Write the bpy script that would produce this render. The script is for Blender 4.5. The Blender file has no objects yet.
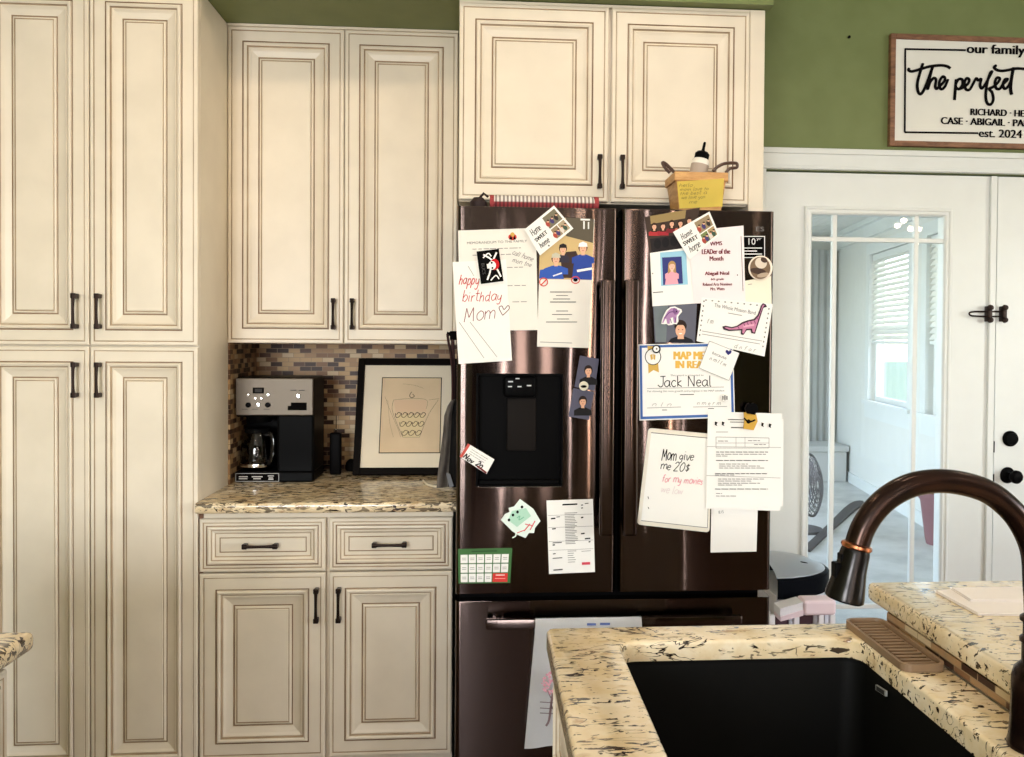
import bpy, bmesh, math, random
from mathutils import Vector, Matrix
random.seed(7)
PI = math.pi
S = bpy.context.scene
COL = S.collection

# ------------------------------------------------------------------ camera model (metres; X right, Y into the room, Z up)
FX, YAW, PITCH, ROLL, CZ, CX, CY = 840.65, .0723, -.0161, .0071, 1.3994, 545.02, 353.05
def ray(u, v):
    x3 = (u-CX)/FX; z3 = -(v-CY)/FX; y2 = 1.0
    c, s = math.cos(ROLL), math.sin(ROLL); x = c*x3-s*z3; z2 = s*x3+c*z3
    c, s = math.cos(PITCH), math.sin(PITCH); y = c*y2-s*z2; z = s*y2+c*z2
    c, s = math.cos(YAW), math.sin(YAW)
    return Vector((c*x+s*y, -s*x+c*y, z))
def atY(u, v, Y):
    r = ray(u, v); t = Y/r.y; return Vector((r.x*t, Y, CZ+r.z*t))
def atZ(u, v, Z):
    r = ray(u, v); t = (Z-CZ)/r.z; return Vector((r.x*t, r.y*t, Z))
def atX(u, v, X):
    r = ray(u, v); t = X/r.x; return Vector((X, r.y*t, CZ+r.z*t))

cam_d = bpy.data.cameras.new('camera'); cam = bpy.data.objects.new('camera', cam_d); COL.objects.link(cam)
cam_d.sensor_fit = 'HORIZONTAL'; cam_d.sensor_width = 36; cam_d.lens = FX*36/1024
cam_d.shift_x = -(CX-512)/1024; cam_d.shift_y = -(378.5-CY)/1024
cam_d.clip_start = .02; cam_d.clip_end = 200
fw = ray(CX, CY).normalized(); rt = (ray(CX+100, CY)-ray(CX, CY)).normalized(); up = rt.cross(fw)
m = Matrix((rt, up, -fw)).transposed().to_4x4(); m.translation = Vector((0, 0, CZ)); cam.matrix_world = m
S.camera = cam

# ------------------------------------------------------------------ materials
def lin(c):
    return tuple(((x/255)/12.92 if x/255 <= .04045 else ((x/255+.055)/1.055)**2.4) for x in c)+(1,)
MC = {}
def mat(name, rgb, rough=.5, metal=0, **k):
    if name in MC: return MC[name]
    m = bpy.data.materials.new(name); m.use_nodes = True
    b = m.node_tree.nodes['Principled BSDF']
    b.inputs['Base Color'].default_value = lin(rgb); b.inputs['Roughness'].default_value = rough
    b.inputs['Metallic'].default_value = metal
    for kk, vv in k.items(): b.inputs[kk].default_value = vv
    m.diffuse_color = lin(rgb)
    MC[name] = m; return m
class NT:
    def __init__(s, m): s.m = m; s.t = m.node_tree; s.b = s.t.nodes.get('Principled BSDF')
    def n(s, typ, **k):
        nd = s.t.nodes.new(typ)
        for a, v in k.items():
            if a in nd.inputs: nd.inputs[a].default_value = v
            else: setattr(nd, a, v)
        return nd
    def l(s, a, b): s.t.links.new(a, b)
    def coord(s, scale=(1, 1, 1), rot=(0, 0, 0), kind='Object'):
        c = s.n('ShaderNodeTexCoord'); mp = s.n('ShaderNodeMapping'); mp.inputs['Scale'].default_value = scale; mp.inputs['Rotation'].default_value = rot
        s.l(c.outputs[kind], mp.inputs['Vector']); return mp.outputs['Vector']
    def noise(s, vec, scale=5, detail=3, rough=.5, dist=0):
        nd = s.n('ShaderNodeTexNoise'); nd.inputs['Scale'].default_value = scale; nd.inputs['Detail'].default_value = detail
        nd.inputs['Roughness'].default_value = rough; nd.inputs['Distortion'].default_value = dist
        s.l(vec, nd.inputs['Vector']); return nd.outputs['Fac']
    def ramp(s, fac, stops, interp='LINEAR'):
        r = s.n('ShaderNodeValToRGB'); e = r.color_ramp.elements; r.color_ramp.interpolation = interp
        while len(e) < len(stops): e.new(.5)
        for el, (p, c) in zip(e, stops): el.position = p; el.color = c if len(c) == 4 else lin(c)
        s.l(fac, r.inputs['Fac']); return r.outputs['Color']
    def mix(s, fac, a, b):
        x = s.n('ShaderNodeMix', data_type='RGBA')
        for i, v in ((0, fac), (6, a), (7, b)):
            if hasattr(v, 'node'): s.l(v, x.inputs[i])
            else: x.inputs[i].default_value = v if i == 0 else (v if len(v) == 4 else lin(v))
        return x.outputs[2]
    def bump(s, h, strength=.2, dist=.002):
        b = s.n('ShaderNodeBump'); b.inputs['Strength'].default_value = strength; b.inputs['Distance'].default_value = dist
        s.l(h, b.inputs['Height']); s.l(b.outputs['Normal'], s.b.inputs['Normal'])
BLK, WHT = (0, 0, 0, 1), (1, 1, 1, 1)

def m_paint(name, rgb, var=6, rough=.38):
    m = mat(name, rgb, rough); t = NT(m)
    v = t.coord(); f = t.noise(v, 9, 4)
    c = t.ramp(f, [(.35, tuple(max(0, x-var) for x in rgb)), (.65, tuple(min(255, x+var*.5) for x in rgb))])
    t.l(c, t.b.inputs['Base Color']); return m
CREAM = m_paint('cream_paint', (224, 213, 194), 4, .40)
GLAZE = m_paint('brown_glaze', (172, 150, 122), 20, .5)
GLAZED = m_paint('dark_glaze', (142, 114, 86), 18, .5)
GREEN = m_paint('green_wall_paint', (113, 124, 74), 4, .55)
WHITE = m_paint('white_door_paint', (226, 229, 226), 2, .35)
WALLW = m_paint('white_wall_paint', (226, 226, 220), 2, .6)
CEIL = m_paint('ceiling_paint', (236, 234, 226), 2, .7)
BRONZE = mat('dark_bronze', (42, 31, 27), .38, .75)
SP = {'Specular IOR Level': .02}
BLACKP = mat('black_plastic', (11, 11, 12), .32, 0, **SP)
BLACKM = mat('black_matte', (11, 10, 10), .7, 0, **SP)
STEEL = mat('brushed_steel', (104, 96, 87), .5, 1.0)
CHROME = mat('chrome', (210, 208, 205), .12, 1.0)
PAPER = m_paint('white_paper', (232, 228, 220), 2, .8)
PAPERB = m_paint('bright_paper', (240, 238, 234), 1, .8)
CREAMP = m_paint('cream_paper', (240, 232, 212), 3, .7)
PINKP = m_paint('pale_pink_paper', (238, 226, 228), 2, .6)
INK = mat('black_ink', (16, 14, 15), .9, 0, **{'Specular IOR Level': .05})
GREY = mat('grey_ink', (84, 82, 82), .9, 0, **{'Specular IOR Level': .05})
LGREY = mat('light_grey_ink', (142, 139, 136), .9, 0, **{'Specular IOR Level': .05})
RED = mat('red_ink', (196, 36, 40), .9, 0, **{'Specular IOR Level': .05})
MAROON = mat('maroon_ink', (104, 16, 34), .9, 0, **{'Specular IOR Level': .05})
def C(r, g, b, rough=.6): return mat('tone_%02x%02x%02x' % (r, g, b), (r, g, b), rough, 0, **{'Specular IOR Level': .2})

def m_granite(name, warm, dens, vein):
    m = mat(name, (222, 200, 162), .16); t = NT(m)
    v = t.coord()
    f1 = t.noise(v, 14, 5, .6, .4)
    base = t.ramp(f1, [(.28, (204, 178, 138) if warm else (214, 188, 142)), (.48, (222, 202, 166) if warm else (228, 208, 170)), (.7, (238, 226, 202) if warm else (240, 228, 204))])
    # long dark flecks, grain runs along x
    v2 = t.coord((30, 92, 92) if warm else (40, 120, 120), (0, 0, .12))
    f2 = t.noise(v2, 1, 3, .55, .6)
    msk = t.ramp(f2, [(dens, BLK), (dens+.018, WHT)])
    vb = t.coord((6, 6, 6)); fb = t.noise(vb, 1, 2)
    pat = t.ramp(fb, [(.40, BLK), (.6, WHT)])
    cl = t.mix(1.0, BLK, msk); 
    x = t.n('ShaderNodeMix', data_type='RGBA', blend_type='MULTIPLY'); x.inputs[0].default_value = .3; t.l(msk, x.inputs[6]); t.l(pat, x.inputs[7])
    c1 = t.mix(x.outputs[2], base, (44, 30, 22))
    # golden brown patches
    v3 = t.coord((22, 40, 40), (0, 0, -.3)); f3 = t.noise(v3, 1, 4, .6, .5)
    c2 = t.mix(t.ramp(f3, [(.60, BLK), (.72, (.55, .55, .55, 1))]), c1, (160, 112, 66))
    # sparse squiggly dark veins
    v4 = t.coord((9, 22, 22), (0, 0, -.22)); f4 = t.noise(v4, 1, 3, .5, 1.4)
    ln = t.ramp(f4, [(.486, BLK), (.494, WHT), (.504, WHT), (.512, BLK)])
    f5 = t.noise(t.coord((7, 9, 9)), 1, 2); pm = t.ramp(f5, [(vein-.13, BLK), (vein-.10, WHT)])
    y = t.n('ShaderNodeMix', data_type='RGBA', blend_type='MULTIPLY'); y.inputs[0].default_value = 1; t.l(ln, y.inputs[6]); t.l(pm, y.inputs[7])
    c3 = t.mix(y.outputs[2], c2, (34, 24, 19))
    t.l(c3, t.b.inputs['Base Color'])
    t.b.inputs['Coat Weight'].default_value = .3; t.b.inputs['Coat Roughness'].default_value = .08
    return m
GRAN_B = m_granite('speckled_granite', True, .52, .625)
GRAN_I = m_granite('cream_granite', False, .592, .65)

def m_mosaic():
    m = mat('mosaic_tile', (150, 120, 90), .4, 0, **{'Specular IOR Level': .2}); t = NT(m)
    c = t.n('ShaderNodeTexCoord'); sp = t.n('ShaderNodeSeparateXYZ'); t.l(c.outputs['Object'], sp.inputs[0])
    ad = t.n('ShaderNodeMath', operation='ADD'); t.l(sp.outputs['X'], ad.inputs[0]); t.l(sp.outputs['Y'], ad.inputs[1])
    cb = t.n('ShaderNodeCombineXYZ'); t.l(ad.outputs[0], cb.inputs[0]); t.l(sp.outputs['Z'], cb.inputs[1])
    b = t.n('ShaderNodeTexBrick'); t.l(cb.outputs[0], b.inputs['Vector'])
    b.inputs['Color1'].default_value = BLK; b.inputs['Color2'].default_value = WHT; b.inputs['Mortar'].default_value = (.5, .5, .5, 1)
    b.inputs['Scale'].default_value = 1; b.inputs['Mortar Size'].default_value = .0009; b.inputs['Bias'].default_value = 0
    b.inputs['Brick Width'].default_value = .041; b.inputs['Row Height'].default_value = .0165; b.offset = .43; b.squash = 1
    col = t.ramp(b.outputs['Color'], [(0, (58, 36, 26)), (.24, (164, 130, 94)), (.42, (186, 154, 112)), (.60, (128, 94, 66)), (.76, (200, 178, 144)), (.87, (88, 60, 44))], 'CONSTANT')
    f = t.mix(b.outputs['Fac'], col, (150, 126, 98))
    t.l(f, t.b.inputs['Base Color']); t.bump(b.outputs['Fac'], -.3, .001); return m
MOSAIC = m_mosaic()

def m_fridge():
    m = mat('black_stainless', (84, 72, 68), .045, 1.0); t = NT(m)
    # horizontal brush grain tips the surface up and down; a slow waviness of the sheet bends it sideways
    def rnd(sc):
        wn = t.n('ShaderNodeTexWhiteNoise', noise_dimensions='3D'); t.l(t.coord(sc), wn.inputs['Vector']); return wn.outputs['Value']
    def mth(op, a, b):
        x = t.n('ShaderNodeMath', operation=op)
        for i, v in enumerate((a, b)):
            if hasattr(v, 'node'): t.l(v, x.inputs[i])
            else: x.inputs[i].default_value = v
        return x.outputs[0]
    z = mth('MULTIPLY', mth('SUBTRACT', mth('ADD', rnd((9173, 9173, 9311)), rnd((7411, 7411, 8123))), 1.0), .20)
    x = mth('MULTIPLY', mth('SUBTRACT', t.noise(t.coord((2.2, 2.2, 2.4)), 1, 2), .5), .012)
    cb = t.n('ShaderNodeCombineXYZ'); t.l(x, cb.inputs[0]); t.l(z, cb.inputs[2])
    ge = t.n('ShaderNodeNewGeometry'); ad = t.n('ShaderNodeVectorMath', operation='ADD'); t.l(ge.outputs['Normal'], ad.inputs[0]); t.l(cb.outputs[0], ad.inputs[1])
    nm = t.n('ShaderNodeVectorMath', operation='NORMALIZE'); t.l(ad.outputs[0], nm.inputs[0]); t.l(nm.outputs[0], t.b.inputs['Normal'])
    return m
FRIDGE = m_fridge()

def m_wood(name, a, b, scale=(2, 40, 40), rough=.5):
    m = mat(name, a, rough); t = NT(m); v = t.coord(scale); f = t.noise(v, 1, 5, .6, .8)
    t.l(t.ramp(f, [(.3, a), (.7, b)]), t.b.inputs['Base Color']); return m
SIGNWOOD = m_wood('walnut_frame_wood', (96, 62, 42), (152, 108, 78), (14, 14, 60))
BASKETW = m_wood('basket_splint', (176, 124, 70), (214, 168, 108), (20, 20, 90))
def m_floor():
    m = mat('floor_planks', (150, 116, 84), .4); t = NT(m); v = t.coord((1, 1, 1))
    b = t.n('ShaderNodeTexBrick'); t.l(v, b.inputs['Vector']); b.inputs['Scale'].default_value = 1; b.inputs['Brick Width'].default_value = 1.2; b.inputs['Row Height'].default_value = .14
    b.inputs['Color1'].default_value = lin((92, 66, 46)); b.inputs['Color2'].default_value = lin((112, 84, 60)); b.inputs['Mortar'].default_value = lin((90, 66, 46)); b.inputs['Mortar Size'].default_value = .003
    f = t.noise(t.coord((3, 40, 3)), 1, 4); t.l(t.mix(.25, b.outputs['Color'], t.ramp(f, [(.3, (70, 50, 36)), (.7, (120, 92, 66))])), t.b.inputs['Base Color']); return m
FLOORM = m_floor()
def m_concrete():
    m = mat('sunroom_concrete', (196, 196, 192), .6); t = NT(m); f = t.noise(t.coord(), 3, 6, .65)
    t.l(t.ramp(f, [(.3, (176, 177, 175)), (.55, (208, 208, 205)), (.8, (220, 220, 218))]), t.b.inputs['Base Color']); return m
CONC = m_concrete()
def m_glass(name, tint=(1, 1, 1, 1)):
    m = bpy.data.materials.new(name); m.use_nodes = True; t = NT(m); t.t.nodes.remove(t.b)
    o = t.t.nodes['Material Output']; tr = t.n('ShaderNodeBsdfTransparent'); tr.inputs[0].default_value = tint
    g = t.n('ShaderNodeBsdfGlossy'); g.inputs['Roughness'].default_value = .0; fr = t.n('ShaderNodeFresnel'); ge = t.n('ShaderNodeNewGeometry'); mr = t.n('ShaderNodeMapRange'); mr.inputs['To Min'].default_value = 1.52; mr.inputs['To Max'].default_value = 1/1.52; t.l(ge.outputs['Backfacing'], mr.inputs['Value']); t.l(mr.outputs[0], fr.inputs[0])
    mx = t.n('ShaderNodeMixShader'); t.l(fr.outputs[0], mx.inputs[0]); t.l(tr.outputs[0], mx.inputs[1]); t.l(g.outputs[0], mx.inputs[2]); t.l(mx.outputs[0], o.inputs['Surface'])
    return m
GLASS = m_glass('window_glass'); SMOKE = m_glass('carafe_glass', (.55, .52, .5, 1))
def m_emit(name, rgb, st):
    m = bpy.data.materials.new(name); m.use_nodes = True; t = NT(m); t.t.nodes.remove(t.b)
    e = t.n('ShaderNodeEmission'); e.inputs[0].default_value = lin(rgb); e.inputs[1].default_value = st; t.l(e.outputs[0], t.t.nodes['Material Output'].inputs['Surface']); return m
BULB = m_emit('lamp_glow', (255, 226, 186), 90)
CANGLOW = m_emit('can_light_glow', (255, 222, 176), 60)
FABG = mat('charcoal_cloth', (92, 86, 82), .9); FABK = mat('black_cloth', (22, 20, 21), .9)
def m_fab():
    m = FABG; t = NT(m); f = t.noise(t.coord((90, 90, 14)), 1, 3); t.l(t.ramp(f, [(.3, (84, 78, 74)), (.7, (150, 142, 134))]), t.b.inputs['Base Color'])
m_fab()

# ------------------------------------------------------------------ mesh helpers
ORG = {}
def BM(): return bmesh.new()
def bbox(bm):
    xs = [v.co for v in bm.verts]
    return (Vector((min(c.x for c in xs), min(c.y for c in xs), min(c.z for c in xs))), Vector((max(c.x for c in xs), max(c.y for c in xs), max(c.z for c in xs))))
def obj(name, bm, mats, parent=None, org=None, smooth=False, norm=True):
    if parent is not None: org = ORG[parent.name]
    elif org is None:
        a, b = bbox(bm); org = Vector(((a.x+b.x)/2, (a.y+b.y)/2, a.z))
    org = Vector(org)
    if norm: bmesh.ops.recalc_face_normals(bm, faces=bm.faces[:])
    for v in bm.verts: v.co -= org
    me = bpy.data.meshes.new(name); bm.to_mesh(me); bm.free()
    for mm in (mats if isinstance(mats, (list, tuple)) else [mats]): me.materials.append(mm)
    o = bpy.data.objects.new(name, me); COL.objects.link(o)
    if parent is not None: o.parent = parent
    else: o.location = org
    if smooth:
        for p in me.polygons: p.use_smooth = True
        try: me.set_sharp_from_angle(angle=math.radians(35))
        except Exception: pass
    ORG[o.name] = org
    return o
def tag(o, label=None, cat=None, group=None, kind=None):
    if label: o['label'] = label
    if cat: o['category'] = cat
    if group: o['group'] = group
    if kind: o['kind'] = kind
    return o
def thing(name, label, cat, loc, group=None):
    o = bpy.data.objects.new(name, None); COL.objects.link(o); o.location = Vector(loc); o.empty_display_size = .05
    ORG[o.name] = Vector(loc); return tag(o, label, cat, group)
def struct(name, bm, mats, label=None, smooth=False):
    return tag(obj(name, bm, mats, smooth=smooth), label=label, kind='structure')
def box(bm, x0, x1, y0, y1, z0, z1, bev=0, seg=2, mi=0):
    b = bmesh.new(); bmesh.ops.create_cube(b, size=1)
    for v in b.verts: v.co = Vector((x0+(v.co.x+.5)*(x1-x0), y0+(v.co.y+.5)*(y1-y0), z0+(v.co.z+.5)*(z1-z0)))
    if bev: bmesh.ops.bevel(b, geom=b.edges[:], offset=bev, segments=seg, profile=.5, affect='EDGES')
    return merge(bm, b, mi)
def merge(bm, b, mi=None, M=None):
    mp = {}; out = []
    for v in b.verts: mp[v] = bm.verts.new(M @ v.co if M else v.co)
    for f in b.faces:
        try: nf = bm.faces.new([mp[v] for v in f.verts])
        except ValueError: continue
        nf.material_index = f.material_index if mi is None else mi; nf.smooth = f.smooth; out.append(nf)
    b.free(); return out
def tube(bm, pts, r, seg=12, cap=True, mi=0, flat=1.0):
    pts = [Vector(p) for p in pts]; n = len(pts); rs = r if isinstance(r, (list, tuple)) else [r]*n
    rings = []; prev = None
    for i, p in enumerate(pts):
        t = (pts[min(i+1, n-1)]-pts[max(i-1, 0)])
        if t.length < 1e-9: t = Vector((0, 0, 1))
        t.normalize()
        if prev is None:
            a = Vector((0, 0, 1)) if abs(t.z) < .9 else Vector((1, 0, 0)); nrm = t.cross(a).normalized()
        else: nrm = (prev-t*prev.dot(t)).normalized()
        prev = nrm; bn = t.cross(nrm)
        rings.append([bm.verts.new(p+(nrm*math.cos(2*PI*k/seg)+bn*math.sin(2*PI*k/seg)*flat)*rs[i]) for k in range(seg)])
    fs = []
    for a, b in zip(rings, rings[1:]):
        for k in range(seg): fs.append(bm.faces.new((a[k], a[(k+1) % seg], b[(k+1) % seg], b[k])))
    if cap: fs.append(bm.faces.new(rings[0][::-1])); fs.append(bm.faces.new(rings[-1]))
    for f in fs: f.material_index = mi
    return fs
def lathe(bm, prof, c, axis=(0, 0, 1), seg=28, mi=0, cap=True, sx=1, sy=1):
    """prof: (radius, height along axis)"""
    c = Vector(c); ax = Vector(axis).normalized(); q = Vector((0, 0, 1)).rotation_difference(ax)
    rings = []
    for r, h in prof:
        rings.append([bm.verts.new(c+q @ Vector((r*sx*math.cos(2*PI*k/seg), r*sy*math.sin(2*PI*k/seg), h))) for k in range(seg)])
    fs = []
    for a, b in zip(rings, rings[1:]):
        for k in range(seg): fs.append(bm.faces.new((a[k], a[(k+1) % seg], b[(k+1) % seg], b[k])))
    if cap:
        fs.append(bm.faces.new(rings[0][::-1])); fs.append(bm.faces.new(rings[-1]))
    for f in fs: f.material_index = mi
    return fs
def slab(bm, pts, off, mi=0):
    """closed solid between polygon pts and the same polygon moved by off"""
    a = [bm.verts.new(Vector(p)) for p in pts]; b = [bm.verts.new(Vector(p)+Vector(off)) for p in pts]; n = len(pts)
    fs = [bm.faces.new(a), bm.faces.new(b[::-1])]
    for i in range(n): fs.append(bm.faces.new((a[i], b[i], b[(i+1) % n], a[(i+1) % n])))
    for f in fs: f.material_index = mi
    return fs
def smoothpath(pts, k=5):
    pts = [Vector(p) for p in pts]
    if len(pts) < 3: return pts
    out = []
    P = [pts[0]]+pts+[pts[-1]]
    for i in range(1, len(P)-2):
        a, b, c, d = P[i-1], P[i], P[i+1], P[i+2]
        for j in range(k):
            t = j/k
            out.append(.5*((2*b)+(c-a)*t+(2*a-5*b+4*c-d)*t*t+(3*b-a-3*c+d)*t**3))
    out.append(pts[-1]); return out
def ribbon(bm, pts, w, back, mi=0):
    """flat ink stroke of width w along points on a vertical face (normal -y)"""
    n = len(pts); L = []; R = []
    for i, p in enumerate(pts):
        t = pts[min(i+1, n-1)]-pts[max(i-1, 0)]; t.y = 0
        if t.length < 1e-9: t = Vector((1, 0, 0))
        t.normalize(); nn = Vector((-t.z, 0, t.x))
        L.append(bm.verts.new(p+nn*w/2)); R.append(bm.verts.new(p-nn*w/2))
    for i in range(n-1):
        f = bm.faces.new((L[i], L[i+1], R[i+1], R[i])); f.material_index = mi

# ------------------------------------------------------------------ things hung on vertical faces, outlined where the photo shows them
class Sheet:
    """A flat item on a wall-parallel face at depth Y; shapes are given by where they sit on that face."""
    def __init__(s, name, label, cat, poly, Y, th, m, group=None, rnd=0):
        s.Y = Y; s.k = 0
        bm = BM(); pts = [atY(u, v, Y) for u, v in (roundpoly(poly, rnd) if rnd else poly)]
        slab(bm, pts, (0, th, 0)); s.o = tag(obj(name, bm, m), label, cat, group)
    def part(s, name, shapes, label=None, lift=.00025, parent=None):
        """shapes: list of (material, kind, ...)"""
        bm = BM(); mats = []
        for sh in shapes:
            mm = sh[0]
            if mm not in mats: mats.append(mm)
            mi = mats.index(mm); s.k += 1; y = s.Y-lift-.00002*s.k
            kind = sh[1]
            if kind == 'poly':
                f = bm.faces.new([bm.verts.new(atY(u, v, y)) for u, v in sh[2]]); f.material_index = mi
            elif kind == 'ell':
                (u, v), a, b = sh[2], sh[3], sh[4]; rot = math.radians(sh[5]) if len(sh) > 5 else 0
                f = bm.faces.new([bm.verts.new(atY(u+a*math.cos(t)*math.cos(rot)-b*math.sin(t)*math.sin(rot), v+a*math.cos(t)*math.sin(rot)+b*math.sin(t)*math.cos(rot), y)) for t in [2*PI*i/24 for i in range(24)]]); f.material_index = mi
            elif kind == 'line':
                pts = sh[2]; w = sh[3]*s.Y/FX; p3 = [atY(u, v, y) for u, v in pts]
                if len(sh) > 4 and sh[4]: p3 = smoothpath(p3, 5)
                ribbon(bm, p3, w, 0, mi)
            elif kind == 'text':
                body, (u, v), wd, ht, ang = sh[2:7]; textfaces(bm, body, u, v, wd, ht, ang, y, mi, sh[7] if len(sh) > 7 else 0)
            elif kind == 'hand':
                body, (u, v), ht, ang, w = sh[2:7]; wd = sh[7] if len(sh) > 7 else None; handfaces(bm, body, u, v, ht, ang, w*s.Y/FX, y, mi, wd)
        o = obj(name, bm, mats, parent or s.o, norm=False)
        fix_normals(o)
        if label: o['label'] = label
        return o
def fix_normals(o):
    me = o.data; b = bmesh.new(); b.from_mesh(me)
    for f in b.faces:
        if f.normal.y > 0: f.normal_flip()
    b.to_mesh(me); b.free()
def roundpoly(poly, r, k=4):
    out = []; n = len(poly)
    for i in range(n):
        p = Vector(poly[i]); a = Vector(poly[i-1]); b = Vector(poly[(i+1) % n])
        da = (a-p).normalized()*r; db = (b-p).normalized()*r
        for j in range(k+1):
            t = j/k; q = p+da*(1-t)**2+db*t**2; out.append((q.x, q.y))
    return out
def quad(q, s0, s1, t0, t1):
    """sub-rectangle of quad q (tl,tr,br,bl) in fractions"""
    tl, tr, br, bl = [Vector(p) for p in q]
    def P(s, t):
        w = (tl*(1-s)+tr*s)*(1-t)+(bl*(1-s)+br*s)*t; return (w.x, w.y)
    return [P(s0, t0), P(s1, t0), P(s1, t1), P(s0, t1)]
def qp(q, s, t): return quad(q, s, s, t, t)[0]
TXT = {}
def textmesh(body, bold):
    key = (body, bold)
    if key not in TXT:
        cu = bpy.data.curves.new('lettering', 'FONT'); cu.body = body; cu.size = 1; cu.resolution_u = 3; cu.offset = bold
        o = bpy.data.objects.new('lettering', cu); COL.objects.link(o)
        bpy.context.view_layer.update()
        me = bpy.data.meshes.new_from_object(o.evaluated_get(bpy.context.evaluated_depsgraph_get()))
        vs = [v.co.copy() for v in me.vertices]; fs = [list(p.vertices) for p in me.polygons]
        bpy.data.objects.remove(o); bpy.data.meshes.remove(me); bpy.data.curves.remove(cu)
        TXT[key] = (vs, fs)
    return TXT[key]
def textfaces(bm, body, u, v, wd, ht, ang, y, mi, bold=0):
    """lettering centred at u,v, wd wide and ht tall (one or the other may be None to keep shape)"""
    vs, fs = textmesh(body, 0)
    if bold:
        a_ = math.radians(ang); h_ = ht or wd*.2
        for k_ in (-1, 1): textfaces(bm, body, u+k_*bold*h_*math.cos(a_), v+k_*bold*h_*math.sin(a_), wd, ht, ang, y-.00001*k_, mi, 0)
    x0, x1 = min(c.x for c in vs), max(c.x for c in vs); y0, y1 = min(c.y for c in vs), max(c.y for c in vs)
    sx = wd/(x1-x0) if wd else ht/(y1-y0); sy = ht/(y1-y0) if ht else sx
    a = math.radians(ang); mp = []
    for c in vs:
        px = (c.x-(x0+x1)/2)*sx; py = (c.y-(y0+y1)/2)*sy
        mp.append(bm.verts.new(atY(u+px*math.cos(a)+py*math.sin(a), v+px*math.sin(a)-py*math.cos(a), y)))
    for f in fs:
        try: nf = bm.faces.new([mp[i] for i in f]); nf.material_index = mi
        except ValueError: pass
HF = {
 'a': (.6, [[(.5, .5), (.3, .6), (.08, .4), (.08, .15), (.25, 0), (.45, .2), (.5, .58), (.5, .1), (.6, 0)]]),
 'b': (.55, [[(.12, 1), (.08, .5), (.08, .02)], [(.08, .3), (.28, .58), (.48, .35), (.3, 0), (.08, .1)]]),
 'c': (.5, [[(.45, .5), (.25, .6), (.06, .3), (.22, 0), (.45, .1)]]),
 'd': (.6, [[(.45, .5), (.25, .6), (.06, .3), (.22, 0), (.45, .2)], [(.47, 1), (.47, .05), (.55, 0)]]),
 'e': (.5, [[(.07, .32), (.43, .36), (.36, .57), (.18, .57), (.06, .3), (.2, 0), (.45, .1)]]),
 'f': (.45, [[(.45, .95), (.28, 1), (.2, .8), (.18, 0)], [(.05, .58), (.38, .58)]]),
 'g': (.55, [[(.45, .5), (.25, .6), (.07, .35), (.22, .08), (.45, .25), (.47, .55), (.45, -.2), (.25, -.4), (.08, -.28)]]),
 'h': (.55, [[(.12, 1), (.1, .5), (.08, 0)], [(.08, .35), (.3, .6), (.44, .45), (.45, 0)]]),
 'i': (.28, [[(.12, .58), (.12, .08), (.2, 0)], [(.12, .8), (.13, .86)]]),
 'k': (.52, [[(.1, 1), (.1, 0)], [(.42, .58), (.12, .28), (.45, 0)]]),
 'l': (.3, [[(.12, 1), (.12, .06), (.22, 0)]]),
 'm': (.85, [[(.08, .58), (.08, 0)], [(.08, .38), (.26, .6), (.4, .45), (.4, 0)], [(.4, .38), (.6, .6), (.74, .45), (.75, 0)]]),
 'n': (.55, [[(.08, .58), (.08, 0)], [(.08, .38), (.28, .6), (.44, .45), (.45, 0)]]),
 'o': (.55, [[(.28, .6), (.08, .4), (.1, .1), (.28, 0), (.47, .2), (.45, .48), (.28, .6)]]),
 'p': (.55, [[(.1, .58), (.08, 0), (.06, -.4)], [(.08, .4), (.28, .6), (.48, .35), (.3, 0), (.08, .1)]]),
 'r': (.42, [[(.08, .58), (.08, 0)], [(.08, .35), (.22, .56), (.38, .55)]]),
 's': (.45, [[(.4, .52), (.22, .6), (.08, .46), (.38, .2), (.25, 0), (.06, .08)]]),
 't': (.42, [[(.2, .95), (.18, .1), (.35, .02)], [(.03, .62), (.38, .62)]]),
 'v': (.5, [[(.06, .58), (.22, 0), (.44, .58)]]),
 'w': (.7, [[(.05, .58), (.16, 0), (.34, .5), (.5, 0), (.64, .58)]]),
 'y': (.52, [[(.06, .58), (.1, .2), (.25, .1), (.42, .3), (.45, .58), (.42, -.2), (.22, -.4), (.08, -.3)]]),
 'J': (.6, [[(.55, 1), (.52, .2), (.3, 0), (.08, .2)], [(.3, 1), (.75, 1)]]),
 'N': (.75, [[(.1, 0), (.12, 1)], [(.12, 1), (.6, 0)], [(.6, 0), (.62, 1)]]),
 'M': (.85, [[(.08, 0), (.14, 1)], [(.14, 1), (.38, .3)], [(.38, .3), (.62, 1)], [(.62, 1), (.72, 0)]]),
 'H': (.7, [[(.1, 1), (.1, 0)], [(.1, .5), (.55, .5)], [(.55, 1), (.55, 0)]]),
 '2': (.55, [[(.08, .8), (.28, 1), (.46, .75), (.3, .4), (.05, 0)], [(.05, 0), (.48, 0)]]),
 '0': (.6, [[(.3, 1), (.08, .6), (.12, .15), (.3, 0), (.5, .3), (.48, .8), (.3, 1)]]),
 '$': (.5, [[(.42, .62), (.22, .7), (.08, .55), (.4, .25), (.25, .05), (.05, .12)], [(.24, .85), (.24, -.1)]]),
 ' ': (.4, []),
}
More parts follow.
